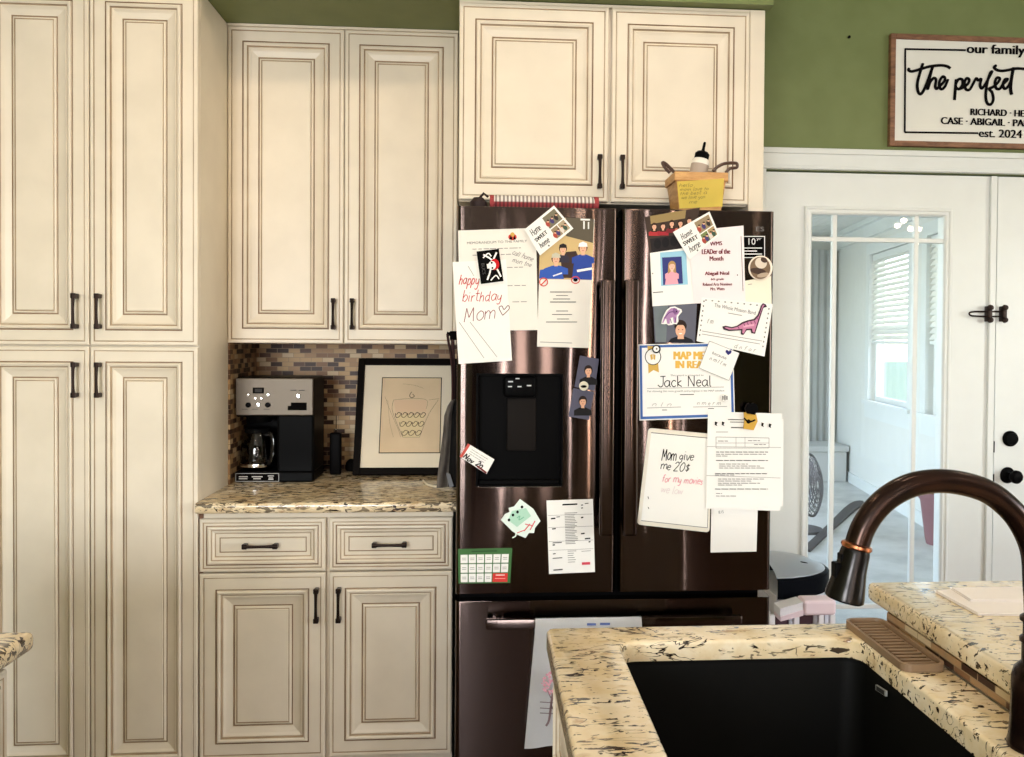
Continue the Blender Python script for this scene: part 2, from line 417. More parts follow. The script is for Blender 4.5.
def handfaces(bm, body, u, v, ht, ang, w, y, mi, wd=None, slant=.22):
    if body == 'Jack Neal': slant = 0
    """pen lettering starting at u,v (baseline); ht = height of a capital"""
    tot = sum(HF.get(c, HF['n'])[0] for c in body); kx = (wd/tot) if wd else ht*1.0
    a = math.radians(ang); x = 0
    for c in body:
        adv, sts = HF.get(c, HF['n']); jy = random.uniform(-.06, .06) if slant else 0; sc_ = random.uniform(.88, 1.12) if slant else 1
        for st in sts:
            pts = []
            for (px, py) in st:
                X = (x+px*sc_+slant*(py-.3))*kx; Yy = (py*sc_+jy)*ht
                pts.append(atY(u+X*math.cos(a)+Yy*math.sin(a), v+X*math.sin(a)-Yy*math.cos(a), y))
            ribbon(bm, smoothpath(pts, 4), w, 0, mi)
        x += adv
def lines(q, m, rows, s0=.1, s1=.9, w=.6, words=True, ragged=.15):
    """rows of small print: dashes across quad q at the given heights"""
    out = []
    for t in rows:
        a, b = s0, s1-random.uniform(0, ragged)
        if not words: out.append((m, 'line', [qp(q, a, t), qp(q, b, t)], w)); continue
        x = a
        while x < b:
            e = min(b, x+random.uniform(.04, .12)); out.append((m, 'line', [qp(q, x, t), qp(q, e, t)], w)); x = e+random.uniform(.012, .03)
    return out

# ------------------------------------------------------------------ cabinet doors
DP = [(0, .019, 0), (0, .003, 0), (.003, 0, 0), (.0115, 0, 0), (.0125, .0018, 1), (.0145, .0018, 1), (.0155, .0003, 0), (.0465, .0003, 0), (.0480, .003, 2), (.0502, .003, 2),
      (.0520, -.0035, 0), (.0565, -.0050, 0), (.0620, -.0022, 0), (.0635, .0022, 1), (.0658, .0030, 1), (.0690, .0012, 0), (.0770, .0050, 0), (.0900, .0082, 0), (.0955, .0090, 0),
      (.0970, .0112, 1), (.0995, .0112, 2), (.1010, .0070, 0), (.1055, .0056, 0), (.1065, .0072, 1), (.1087, .0072, 1), (.1100, .0048, 0)]
WP = [(0, .019, 0), (0, .003, 0), (.003, 0, 0), (.0100, 0, 0), (.0110, .0018, 1), (.0130, .0018, 1), (.0142, .0003, 0), (.0195, .0003, 0), (.0207, .0025, 2), (.0226, .0025, 2), (.0242, -.002, 0),
      (.0290, -.003, 0), (.0328, .001, 0), (.0339, .0028, 1), (.0357, .0030, 1), (.0385, .003, 0), (.0428, .006, 0), (.0440, .0078, 1), (.0458, .0078, 1), (.0558, .008, 0), (.0570, .0095, 1), (.0587, .0095, 2), (.0600, .006, 0)]
def panel(x0, x1, z0, z1, y, prof=DP, k=1.0, T=None):
    bm = BM(); rings = []
    for d, h, mi in prof:
        d *= k; cs = [(x0+d, z0+d), (x1-d, z0+d), (x1-d, z1-d), (x0+d, z1-d)]
        rings.append([bm.verts.new(Vector((a, y+h, b))) for a, b in cs])
    for i in range(len(prof)-1):
        for j in range(4):
            f = bm.faces.new((rings[i][j], rings[i][(j+1) % 4], rings[i+1][(j+1) % 4], rings[i+1][j])); f.material_index = prof[i+1][2]
    bm.faces.new(rings[-1]); bm.faces.new(rings[0][::-1])
    if T:
        for v in bm.verts: v.co = T @ v.co
    return bm
PM = [CREAM, GLAZE, GLAZED]
def pull(x, z, y, L=.104, vertical=True, T=None):
    """bar pull with flared square feet, centred at x,z, standing off face y"""
    bm = BM(); h = L/2
    for s in (-1, 1):
        b = bmesh.new()
        bmesh.ops.create_cube(b, size=1)
        for v in b.verts:
            w = .0062 if v.co.y > 0 else .0075
            v.co = Vector((v.co.x*2*w, v.co.y*.026-.013, (v.co.z*2*w)+s*(h-.008)))
        bmesh.ops.bevel(b, geom=b.edges[:], offset=.0016, segments=1, affect='EDGES'); merge(bm, b)
    path = []
    for i in range(9):
        t = -1+2*i/8; path.append(Vector((0, -.0225-.0025*(1-t*t), t*(h-.004))))
    tube(bm, path, [.0058, .0052, .0046, .0043, .0042, .0043, .0046, .0052, .0058], 8)
    for v in bm.verts:
        c = v.co
        v.co = Vector((x+c.x, y+c.y, z+c.z)) if vertical else Vector((x+c.z, y+c.y, z+c.x))
    if T:
        for v in bm.verts: v.co = T @ v.co
    return bm

YW = 3.167
# ================================================================== SETTING
RX0, RX1, RY0, CEZ = -2.6, 4.6, -3.6, 2.80
bm = BM(); box(bm, RX0-.1, RX1+.1, RY0-.1, YW, -.06, 0); struct('floor', bm, FLOORM)
bm = BM(); box(bm, RX0-.1, RX1+.1, RY0-.1, YW+.14, CEZ, CEZ+.06); struct('ceiling', bm, CEIL)
DX0, DX1, DZ = 1.072, 2.94, 2.056
bm = BM(); box(bm, RX0-.1, DX0, YW, YW+.14, 0, CEZ); box(bm, DX0, DX1, YW, YW+.14, DZ, CEZ); box(bm, DX1, RX1+.1, YW, YW+.14, 0, CEZ); struct('wall_back', bm, GREEN)
bm = BM(); box(bm, RX0-.1, RX0, RY0, YW, 0, CEZ); struct('wall_left', bm, GREEN)
wy0, wy1 = -1.1, 1.0
bm = BM(); box(bm, RX1, RX1+.1, RY0, wy0, 0, CEZ); box(bm, RX1, RX1+.1, wy1, YW, 0, CEZ); box(bm, RX1, RX1+.1, wy0, wy1, 0, .8); box(bm, RX1, RX1+.1, wy0, wy1, 2.3, CEZ); struct('wall_right', bm, WALLW)
bm = BM()
for y0, y1, z0, z1 in ((wy0, wy0+.06, .8, 2.3), (wy1-.06, wy1, .8, 2.3), (wy0+.06, wy1-.06, .8, .86), (wy0+.06, wy1-.06, 2.24, 2.3), (-.07, -.03, .86, 2.24)): box(bm, RX1+.02, RX1+.09, y0, y1, z0, z1)
struct('window_2', bm, WHITE)  # unseen window, added to bring light onto the door wall
# front wall (behind the camera) with an unseen window added for fill light
WIN = [(-2.4, -.85)]
bm = BM(); xs = RX0-.1
for a, b in WIN:
    box(bm, xs, a, RY0-.12, RY0, 0, CEZ); box(bm, a, b, RY0-.12, RY0, 0, .85); box(bm, a, b, RY0-.12, RY0, 2.25, CEZ); xs = b
box(bm, xs, RX1+.1, RY0-.12, RY0, 0, CEZ); struct('wall_front', bm, GREEN)
for i, (a, b) in enumerate(WIN):
    bm = BM()
    for x0, x1, z0, z1 in ((a, a+.06, .85, 2.25), (b-.06, b, .85, 2.25), (a+.06, b-.06, .85, .91), (a+.06, b-.06, 2.19, 2.25), ((a+b)/2-.02, (a+b)/2+.02, .91, 2.19)):
        box(bm, x0, x1, RY0-.09, RY0-.02, z0, z1)
    w = struct('window_%d' % (i+1), bm, WHITE)
# soffit over the cabinets
bm = BM(); box(bm, RX0, .872, 2.518, YW, 2.4215, CEZ); struct('trim_1', bm, GREEN, 'green painted soffit above the cabinets')
# mosaic backsplash
bm = BM(); box(bm, -.839, -.079, YW-.009, YW, .914, 1.381); box(bm, -.8388, -.833, 2.829, YW-.009, .9145, 1.381); struct('backsplash', bm, MOSAIC, 'brown mosaic tile backsplash')
# door casing
bm = BM()
box(bm, 1.0, DX1+.09, YW-.020, YW, DZ+.004, 2.128, .003); box(bm, 1.0, DX1+.10, YW-.030, YW, 2.116, 2.138, .004); box(bm, 1.0, DX1+.09, YW-.026, YW, DZ+.002, DZ+.016, .003)
box(bm, DX0-.07, DX0-.002, YW-.020, YW, 0, DZ+.002, .003); box(bm, DX1+.002, DX1+.08, YW-.020, YW, 0, DZ+.002, .003)
struct('trim_2', bm, WHITE, 'white door casing')

# ---- door_1: fixed glazed leaf
gx0, gx1, gz0, gz1 = 1.257, 1.787, .27, 1.890
def grid_frame(bm, X, Z, holes, y0, y1, mi=0):
    for i in range(len(X)-1):
        for j in range(len(Z)-1):
            if (i, j) in holes: continue
            box(bm, X[i], X[i+1], y0, y1, Z[j], Z[j+1], mi=mi)
d1 = thing('door_1', 'white glazed door leaf beside the fridge', None, (1.54, YW, 0)); d1['kind'] = 'structure'
bm = BM(); dl, dr = DX0+.005, 1.997
box(bm, dl, gx0, YW+.002, YW+.044, .012, DZ-.006); box(bm, gx1, dr, YW+.002, YW+.044, .012, DZ-.006); box(bm, gx0, gx1, YW+.002, YW+.044, gz1, DZ-.006); box(bm, gx0, gx1, YW+.002, YW+.044, .012, gz0)
obj('slab', bm, WHITE, d1)
bm = BM()   # raised glazing bead
def ringframe(bm, x0, x1, z0, z1, prof, y):
    rings = []
    for d, h in prof: rings.append([bm.verts.new(Vector(p)) for p in ((x0+d, y-h, z0+d), (x1-d, y-h, z0+d), (x1-d, y-h, z1-d), (x0+d, y-h, z1-d))])
    for a, b in zip(rings, rings[1:]):
        for j in range(4): bm.faces.new((a[j], a[(j+1) % 4], b[(j+1) % 4], b[j]))
ringframe(bm, gx0-.030, gx1+.030, gz0-.030, gz1+.030, [(0, 0), (0, .008), (.004, .012), (.010, .012), (.013, .007), (.018, .007), (.024, .009), (.030, .003), (.031, .000), (.031, -.012)], YW+.002)
obj('glazing_bead', bm, WHITE, d1)
bm = BM(); yg = YW+.010
for a, b in ((1.341, 1.359), (1.668, 1.686)): box(bm, a, b, yg-.010, yg+.010, gz0, gz1, .003)
for z in (1.795, .365): box(bm, gx0, gx1, yg-.009, yg+.009, z-.009, z+.009, .003)
obj('muntins', bm, WHITE, d1)
bm = BM(); box(bm, gx0-.003, gx1+.003, yg-.003, yg+.003, gz0-.003, gz1+.003); obj('pane', bm, GLASS, d1)
bm = BM(); box(bm, 1.970, 1.9955, YW-.012, YW+.001, .012, DZ-.006, .003); obj('astragal', bm, WHITE, d1)
bm = BM()
for z in (.99, .86): box(bm, 1.9975, 2.0035, YW-.006, YW+.01, z-.022, z+.022)
obj('strike_plate', bm, BLACKM, d1)
# ---- door_2: active leaf with hardware
d2 = thing('door_2', 'white active door leaf with black deadbolt and knob', None, (2.47, YW, 0)); d2['kind'] = 'structure'
bm = BM(); box(bm, 1.992, 2.012, YW+.030, YW+.05, .012, DZ-.006); obj('gap_shade_strip', bm, BLACKM, d2)  # black strip put behind the gap so it reads as shade
bm = BM(); a, b = 2.006, DX1-.005
hx0, hx1 = 2.19, 2.75
box(bm, a, hx0, YW+.002, YW+.044, .012, DZ-.006); box(bm, hx1, b, YW+.002, YW+.044, .012, DZ-.006); box(bm, hx0, hx1, YW+.002, YW+.044, gz1, DZ-.006); box(bm, hx0, hx1, YW+.002, YW+.044, .012, gz0)
obj('slab', bm, WHITE, d2)
bm = BM(); box(bm, hx0, hx1, yg-.003, yg+.003, gz0, gz1); obj('pane', bm, GLASS, d2)
pd = atY(1012, 439, YW-.012); pk = atY(1011, 476, YW-.02)
bm = BM(); lathe(bm, [(.0, 0), (.031, 0), (.031, .006), (.026, .012), (.024, .014), (.023, .020), (0, .021)], (pd.x, YW+.002, pd.z), (0, -1, 0)); obj('deadbolt', bm, BLACKP, d2, smooth=True)
bm = BM(); lathe(bm, [(0, 0), (.032, 0), (.032, .005), (.027, .009), (.012, .012), (.011, .028), (.020, .034), (.026, .044), (.026, .054), (.020, .062), (0, .064)], (pk.x-.002, YW+.002, pk.z), (.12, -1, 0)); obj('knob', bm, BLACKP, d2, smooth=True)
# swing bar door guard across both leaves
g = thing('door_guard', 'bronze swing bar guard mounted across the two door leaves', 'door latch', atY(985, 314, YW))
bm = BM()
def dg(u, v, y): return atY(u, v, y)
y = YW-.022
tube(bm, smoothpath([dg(1000, 311.6, y), dg(985, 311.6, y), dg(972.5, 311.8, y), dg(969.2, 313.6, y), dg(972.5, 315.8, y), dg(985, 316.4, y), dg(1000, 316.4, y)], 5), .0035, 8)
obj('swing_bar', bm, BRONZE, g, smooth=True)
p0 = atY(986.5, 314, YW); p1 = atY(1001, 314, YW)
for p in (p0, p1):
    bm = BM(); box(bm, p.x-.009, p.x+.009, YW-.026, YW+.0015, p.z-.030, p.z+.030, .003)
    for s in (-1, 1): lathe(bm, [(0, 0), (.012, 0), (.010, .008), (0, .010)], (p.x, YW-.024, p.z+s*.024), (0, -1, 0), 12)
    obj('mounting_plate', bm, BRONZE, g, smooth=True)

# ================================================================== SUNROOM beyond the door
SA, SB = Vector((3.71, 8.553)), Vector((3.405, 6.553)); SD = (SA-SB).normalized(); SN = Vector((-SD.y, SD.x))  # wall line and its inward normal
SZ = 2.52
def sw(u, v):
    r = ray(u, v); d = Vector((r.x, r.y)); # solve t*d = SB + s*SD
    det = d.x*(-SD.y)+d.y*SD.x; t = (SB.x*(-SD.y)+SB.y*SD.x)/det; s = (d*t-SB).dot(SD); return s, CZ+r.z*t
def sp(s, z, off=0): p = SB+SD*s+SN*off; return Vector((p.x, p.y, z))
def wbox(bm, s0, s1, z0, z1, o0, o1, mi=0):
    pts = [sp(s0, z0, o0), sp(s1, z0, o0), sp(s1, z1, o0), sp(s0, z1, o0)]; d = SN*(o1-o0); slab(bm, pts, (d.x, d.y, 0), mi)
bm = BM(); box(bm, -.6, 5.2, YW+.14, 9.6, -.06, 0); struct('floor_sunroom', bm, CONC)
bm = BM(); box(bm, -.6, 5.2, YW, YW+.14, -.06, 0); struct('trim_3', bm, WALLW, 'white door threshold')
W1 = [sw(872, 252), sw(911.5, 245), sw(911, 412), sw(869, 402)]
w1s0, w1s1 = W1[1][0], W1[0][0]; w1z1 = (W1[0][1]+W1[1][1])/2; w1z0 = (W1[2][1]+W1[3][1])/2
wl = w1s1-w1s0; w2s1 = sw(929, 300)[0]; w2s0 = w2s1-wl
print('sunwin', w1s0, w1s1, w2s0, w2s1, w1z0, w1z1)
s_end = (8.72-SB.y)/SD.y; s_beg = (YW+.14-SB.y)/SD.y
bm = BM()
cuts = [(w2s0, w2s1), (w1s0, w1s1)]; x = s_beg
for a, b in cuts:
    wbox(bm, x, a, 0, SZ, 0, -.12); wbox(bm, a, b, 0, w1z0, 0, -.12); wbox(bm, a, b, w1z1, SZ, 0, -.12); x = b
wbox(bm, x, s_end, 0, SZ, 0, -.12); struct('wall_sunroom_right', bm, WALLW)
bm = BM(); box(bm, -.6, 3.85, 8.72, 8.82, 0, SZ); struct('wall_sunroom_back', bm, WALLW)
# board ceiling
bm = BM(); x = -.6
while x < 4.3:
    box(bm, x, x+.092, YW+.14, 8.9, SZ, SZ+.03); box(bm, x+.092, x+.10, YW+.14, 8.9, SZ+.012, SZ+.03); x += .10
struct('ceiling_sunroom', bm, WALLW)
bm = BM(); wbox(bm, s_beg, s_end, SZ-.16, SZ-.002, .0, .045); wbox(bm, s_beg, s_end, SZ-.05, SZ-.002, .045, .09); struct('trim_4', bm, WHITE, 'sunroom crown moulding')
bm = BM(); wbox(bm, s_beg, s_end, 0, .10, 0, .015); struct('baseboard_sunroom', bm, WHITE)
# unseen left side of the sunroom, kept open to brighten it: posts and rail
bm = BM()
for yy in (3.4, 5.2, 7.0, 8.7): box(bm, -.55, -.45, yy-.05, yy+.05, 0, SZ)
box(bm, -.56, -.44, 3.35, 8.75, SZ-.25, SZ)
struct('wall_sunroom_left', bm, WHITE)
for k, (a, b) in enumerate(((w1s0, w1s1), (w2s0, w2s1))):
    wn = thing('window_%d' % (k+3), None, None, sp((a+b)/2, w1z0, 0)); wn['kind'] = 'structure'
    bm = BM(); f = .10
    wbox(bm, a-f, a, w1z0-.14, w1z1+f, .0, .022); wbox(bm, b, b+f, w1z0-.14, w1z1+f, .0, .022); wbox(bm, a, b, w1z1, w1z1+f, .0, .022); wbox(bm, a, b, w1z0-.14, w1z0, .0, .022); wbox(bm, a-f, b+f, w1z0-.01, w1z0+.02, .0, .05)
    obj('casing', bm, WHITE, wn)
    bm = BM(); zm = (w1z0+w1z1)/2; r = .045
    for s0, s1, z0, z1 in ((a, a+r, w1z0, w1z1), (b-r, b, w1z0, w1z1), (a+r, b-r, w1z0, w1z0+.06), (a+r, b-r, w1z1-.05, w1z1), (a+r, b-r, zm-.03, zm+.02)): wbox(bm, s0, s1, z0, z1, -.04, -.08)
    obj('sash', bm, WHITE, wn)
    bm = BM(); wbox(bm, a+r, b-r, w1z0+.06, w1z1-.05, -.058, -.062); obj('pane', bm, GLASS, wn)
    bl = thing('window_blind', ['white slatted blind half lowered in the farther sunroom window', 'white slatted blind at the right edge of the door glass'][k], 'blind', sp((a+b)/2, w1z1, -.02), 'sunroom window blinds')
    bm = BM(); wbox(bm, a+.01, b-.01, w1z1-.06, w1z1-.005, -.005, -.035); obj('head_rail', bm, WHITE, bl)
    bm = BM(); z = w1z1-.09; zb = w1z0+.42*(w1z1-w1z0)
    while z > zb:
        p = [sp(a+.015, z, .000), sp(b-.015, z, .000), sp(b-.015, z+.036, -.022), sp(a+.015, z+.036, -.022)]; slab(bm, p, (0, 0, .003)); z -= .046
    obj('slats', bm, WALLW, bl)
    bm = BM(); wbox(bm, a+.012, b-.012, zb-.03, zb-.005, -.005, -.035); obj('bottom_rail', bm, WHITE, bl)
# curtain against the far wall, built as folds
c0, c1 = atY(806, 300, 8.6).x, atY(836, 300, 8.6).x
bm = BM(); n = 40; ring = []
for z in (.32, .9, 1.6, 2.36):
    ring.append([bm.verts.new((c0-.3+(c1-c0+.3)*i/n, 8.60+.012*math.sin(i*1.35)*(1.1-.1*z), z)) for i in range(n+1)])
for A, B in zip(ring, ring[1:]):
    for i in range(n): bm.faces.new((A[i], A[i+1], B[i+1], B[i]))
bmesh.ops.solidify(bm, geom=bm.faces[:], thickness=.006)
tag(obj('curtain', bm, m_paint('pale_curtain', (232, 233, 230), 4, .8), smooth=True), 'pale floor length curtain hanging on the far sunroom wall', 'curtain')
q = atY(824, 443, 8.35)
bn = thing('storage_bench', 'low grey bench in front of the far sunroom curtain', 'bench', (q.x-.2, 8.3, 0))
bm = BM(); box(bm, q.x-.75, q.x+.14, 8.12, 8.50, 0, q.z-.06, .01); obj('body', bm, C(206, 206, 204), bn)
bm = BM(); box(bm, q.x-.77, q.x+.16, 8.10, 8.52, q.z-.06, q.z, .012); obj('lid', bm, C(206, 206, 204), bn)
# floor fan, mostly hidden by the door rail
fc = atY(811, 485, 6.0); fn = thing('floor_fan', 'grey round caged fan behind the lower left door glass', 'fan', (fc.x, 6.0, 0))
ax = Vector((.75, -.62, .1)).normalized(); qf = Vector((0, 0, 1)).rotation_difference(ax); fr = .225
bm = BM()
for rr in [fr*k/7 for k in range(1, 8)]:
    for off in (-.05, .05):
        h = off*(1-(rr/fr)**4)
        pts = [fc+qf @ Vector((rr*math.cos(t), rr*math.sin(t), h)) for t in [2*PI*i/32 for i in range(33)]]
        tube(bm, pts, .0035 if rr < fr*.99 else .009, 6, False)
for i in range(24):
    t = 2*PI*i/24
    for s in (-1, 1): tube(bm, [fc+qf @ Vector((.03*math.cos(t), .03*math.sin(t), s*.05)), fc+qf @ Vector((fr*.7*math.cos(t), fr*.7*math.sin(t), s*.038)), fc+qf @ Vector((fr*math.cos(t), fr*math.sin(t), 0))], .002, 5)
obj('cage', bm, C(120, 120, 122), fn, smooth=True)
bm = BM()
for i in range(5):
    t = 2*PI*i/5; pts = [fc+qf @ Vector((r_*math.cos(t+d), r_*math.sin(t+d), z_)) for r_, d, z_ in ((.03, -.3, .01), (.17, -.25, .02), (.185, .2, -.01), (.03, .3, -.015))]; slab(bm, pts, tuple(ax*.003))
obj('blades', bm, C(150, 150, 155), fn)
bm = BM(); lathe(bm, [(.0, 0), (.15, 0), (.15, .02), (.02, .03), (.016, .06), (.014, fc.z-fr*.2)], (fc.x-.05, 6.04, 0)); tube(bm, [(fc.x-.05, 6.04, fc.z-.05), fc-ax*.06], .03, 12); obj('stand', bm, C(96, 96, 98), fn, smooth=True)
# paddle on the floor
a = atZ(806, 549, .02); b = atZ(850, 508, .02); c = atZ(861, 500.5, .02); d = (c-a).normalized(); nn = Vector((-d.y, d.x, 0))
bm = BM(); prof = [(a, .028), (a.lerp(b, .5), .032), (b, .045), (b.lerp(c, .55), .05), (b.lerp(c, .85), .04), (c, .015)]
L = [p+nn*w for p, w in prof]; R = [p-nn*w for p, w in prof]; slab(bm, L+R[::-1], (0, 0, -.018)); tag(obj('paddle', bm, C(78, 76, 76)), 'dark round tipped paddle lying on the sunroom floor', 'paddle')
# planter
q = atY(938, 540, 5.6); q.x -= .05; pt = thing('flower_pot', 'mauve tapered flower pot by the sunroom wall', 'plant pot', (q.x+.05, q.y, 0)); bm = BM()
lathe(bm, [(0, 0), (.075, 0), (.085, .04), (.118, .30), (.132, .32), (.132, .36), (.118, .36), (.114, .32), (0, .31)], (q.x+.05, q.y, 0)); obj('pot', bm, C(142, 104, 108, .5), pt, smooth=True)
bm = BM()
for i in range(9):
    t = i*.7; tube(bm, [(q.x+.05+.04*math.cos(t), q.y+.04*math.sin(t), .31), (q.x+.05+.08*math.cos(t), q.y+.08*math.sin(t), .39), (q.x+.05+.12*math.cos(t), q.y+.12*math.sin(t), .40+.02*(i % 3))], [.006, .012, .002], 6)
obj('leaves', bm, C(150, 96, 66), pt)
# outdoor ground
bm = BM(); box(bm, -30, 40, 9.7, 60, -.12, -.06); box(bm, -30, -.62, -20, 9.7, -.12, -.06); box(bm, 5.3, 40, -20, 9.7, -.12, -.06); struct('ground', bm, C(150, 160, 120))

# ================================================================== CABINETS
XL, XR, XM = -.8388, -.0913, -.463
YU, YB = 2.817, 2.537
PXM = -1.1465
def cab_door(root, x0, x1, z0, z1, y, hx, hz, prof=DP, k=1.0, vertical=True, name='door', T=None):
    d = obj(name, panel(x0, x1, z0, z1, y, prof, k, T), PM, root)
    obj('handle', pull(hx, hz, y, .104, vertical, T), BRONZE, d, smooth=True)
    return d
def body(root, x0, x1, y0, y1, z0, z1, name='body', m=CREAM):
    bm = BM(); box(bm, x0, x1, y0, y1, z0, z1, .0015, 1); return obj(name, bm, m, root)
pc = thing('pantry_cabinet', 'tall cream pantry cabinet with four panelled doors left of the counter', 'cabinet', (-1.147, 2.85, 0))
bm = BM(); box(bm, -1.456, XL-.0005, YB+.0205, YW-.004, .10, 2.419, .001, 1); box(bm, -1.45, XL-.01, YB+.08, YW-.004, 0, .10); obj('body', bm, CREAM, pc)
for x0, x1, hx in ((-1.455, PXM-.0015, PXM-.035), (PXM+.0015, XL-.001, PXM+.030)):
    cab_door(pc, x0, x1, 1.3735, 2.414, YB, hx, 1.472, k=.93); cab_door(pc, x0, x1, .11, 1.3695, YB, hx, 1.273, k=.93)
# further tall unit to the left of the frame, same run
pl = thing('pantry_cabinet', 'cream pantry cabinet continuing the run left of the four door pantry', 'cabinet', (-1.9, 2.85, 0))
bm = BM(); box(bm, -2.40, -1.4575, YB+.0205, YW-.004, .10, 2.419); box(bm, -2.39, -1.46, YB+.08, YW-.004, 0, .10); obj('body', bm, CREAM, pl)
for x0, x1, hx in ((-2.398, -1.930, -1.965), (-1.927, -1.4585, -1.892)):
    cab_door(pl, x0, x1, 1.3735, 2.414, YB, hx, 1.472); cab_door(pl, x0, x1, .11, 1.3695, YB, hx, 1.273)
wc = thing('wall_cabinet', 'cream two door wall cabinet above the coffee maker', 'cabinet', (XM, 3.0, 1.381), 'wall cabinets')
body(wc, XL+.0005, XR, YU+.0205, YW, 1.383, 2.418)
cab_door(wc, XL+.001, XM-.0012, 1.381, 2.412, YU, -.494, 1.4785); cab_door(wc, XM+.0012, XR-.001, 1.381, 2.412, YU, -.433, 1.4785)
bm = BM(); box(bm, XL+.0005, XR, YU-.002, YU+.0205, 2.4125, 2.4205); obj('top_rail', bm, CREAM, wc)
bc = thing('base_cabinet', 'cream base cabinet with two drawers and two doors under the granite counter', 'cabinet', (XM, 2.85, 0))
bm = BM(); box(bm, XL+.0005, XR, YB+.0205, YW-.004, .10, .8815); box(bm, XL+.0005, XR, YB+.09, YW-.004, 0, .10); obj('body', bm, CREAM, bc)
bm = BM(); box(bm, XL+.0002, XL+.010, YB+.012, YB+.0204, .1, .881); obj('filler', bm, mat('dark_filler', (112, 76, 52), .6), bc)
for x0, x1 in ((XL+.004, XM-.006), (XM+.005, XR-.001)):
    cab_door(bc, x0, x1, .7045, .862, YB, (x0+x1)/2-.003, .7845, WP, 1, False, 'drawer')
cab_door(bc, XL+.004, XM-.006, .145, .6995, YB, -.492, .606); cab_door(bc, XM+.005, XR-.001, .145, .6995, YB, -.427, .606)
fcab = thing('wall_cabinet', 'cream two door cabinet mounted above the black fridge', 'cabinet', (.39, 2.85, 1.817), 'wall cabinets')
YF2 = 2.5526; fa = atY(459, 100, YF2).x; fb = atY(749.5, 100, YF2).x; fe = atY(764.3, 100, YF2).x; fm1 = atY(608.6, 100, YF2).x; fm2 = atY(611.6, 100, YF2).x
body(fcab, fa, fb, YF2+.0205, YW, 1.817, 2.419)
cab_door(fcab, fa, fm1, 1.8205, 2.411, YF2, atY(599, 165, YF2).x, 1.909, k=1.02); cab_door(fcab, fm2, fb-.001, 1.8205, 2.411, YF2, atY(621.5, 165, YF2).x, 1.909, k=1.02)
bm = BM(); box(bm, fb, fe, YF2, YW, 0, 2.419, .0015, 1); box(bm, fa, fb, YF2+.002, YF2+.0205, 2.4112, 2.419); obj('side_panel', bm, CREAM, fcab)

# counter top of the coffee station
def counter_edge(bm):
    pass
bm = BM(); b = bmesh.new(); bmesh.ops.create_cube(b, size=1)
x0, x1, y0, y1, z0, z1 = XL-.012, -.080, 2.510, YW-.010, .882, .914
x0 = XL+.0005
for v in b.verts: v.co = Vector((x0+(v.co.x+.5)*(x1-x0), y0+(v.co.y+.5)*(y1-y0), z0+(v.co.z+.5)*(z1-z0)))
ed = [e for e in b.edges if all(abs(v.co.y-y0) < 1e-6 for v in e.verts) and abs(e.verts[0].co.z-e.verts[1].co.z) < 1e-6]
bmesh.ops.bevel(b, geom=ed, offset=.010, segments=4, profile=.5, affect='EDGES'); merge(bm, b)
tag(obj('granite_worktop', bm, GRAN_B, smooth=True), 'speckled brown granite worktop on the base cabinet beside the fridge', 'worktop')

# ================================================================== FRIDGE
YF = 2.380
fx0, fx1, fzt = -.077, .8356, 1.774
xs1, xs2 = atY(616.5, 400, YF).x, atY(620.5, 400, YF).x
fz0 = .664
fr_ = thing('fridge', 'black stainless french door fridge covered in papers and magnets', 'fridge', (.38, 2.75, 0))
bm = BM(); box(bm, fx0+.004, .811, YF+.075, 3.13, .02, fzt-.02, .004); box(bm, fx0+.01, .81, YF+.04, YF+.09, .02, fzt-.02)
obj('body', bm, BLACKP, fr_)
D = [atY(477.5, 374.5, YF), atY(561.5, 485, YF)]
dx0, dx1, dz0, dz1 = D[0].x, D[1].x, D[1].z, D[0].z
def slab_door(x0, x1, z0, z1, hole=None, r=.014):
    b = bmesh.new(); Xs = [x0, x1]; Zs = [z0, z1]
    if hole: Xs = [x0, hole[0], hole[1], x1]; Zs = [z0, hole[2], hole[3], z1]
    y0, y1 = YF, YF+.070; V = {}
    for k, yy in enumerate((y0, y1)):
        for i, x in enumerate(Xs):
            for j, z in enumerate(Zs): V[i, j, k] = b.verts.new((x, yy, z))
    nx, nz = len(Xs), len(Zs)
    for i in range(nx-1):
        for j in range(nz-1):
            if hole and (i, j) == (1, 1): continue
            for k in (0, 1): b.faces.new((V[i, j, k], V[i+1, j, k], V[i+1, j+1, k], V[i, j+1, k]))
    for i in range(nx-1):
        for j in (0, nz-1): b.faces.new((V[i, j, 0], V[i+1, j, 0], V[i+1, j, 1], V[i, j, 1]))
    for j in range(nz-1):
        for i in (0, nx-1): b.faces.new((V[i, j, 0], V[i, j+1, 0], V[i, j+1, 1], V[i, j, 1]))
    if hole:
        for (i, j, i2, j2) in ((1, 1, 2, 1), (1, 2, 2, 2), (1, 1, 1, 2), (2, 1, 2, 2)): b.faces.new((V[i, j, 0], V[i2, j2, 0], V[i2, j2, 1], V[i, j, 1]))
    bmesh.ops.recalc_face_normals(b, faces=b.faces[:])
    ed = [e for e in b.edges if all(abs(v.co.y-y0) < 1e-6 for v in e.verts) and ((all(abs(v.co.x-x0) < 1e-6 for v in e.verts)) or (all(abs(v.co.x-x1) < 1e-6 for v in e.verts)))]
    bmesh.ops.bevel(b, geom=ed, offset=r, segments=5, profile=.5, affect='EDGES')
    ed = [e for e in b.edges if all(abs(v.co.y-y0) < 1e-4 for v in e.verts) and (all(abs(v.co.z-z0) < 1e-6 for v in e.verts) or all(abs(v.co.z-z1) < 1e-6 for v in e.verts))]
    bmesh.ops.bevel(b, geom=ed, offset=.004, segments=2, profile=.5, affect='EDGES')
    bm = BM(); merge(bm, b); return bm
ld = obj('door', slab_door(fx0, xs1, .676, fzt, (dx0, dx1, dz0, dz1)), FRIDGE, fr_, smooth=True)
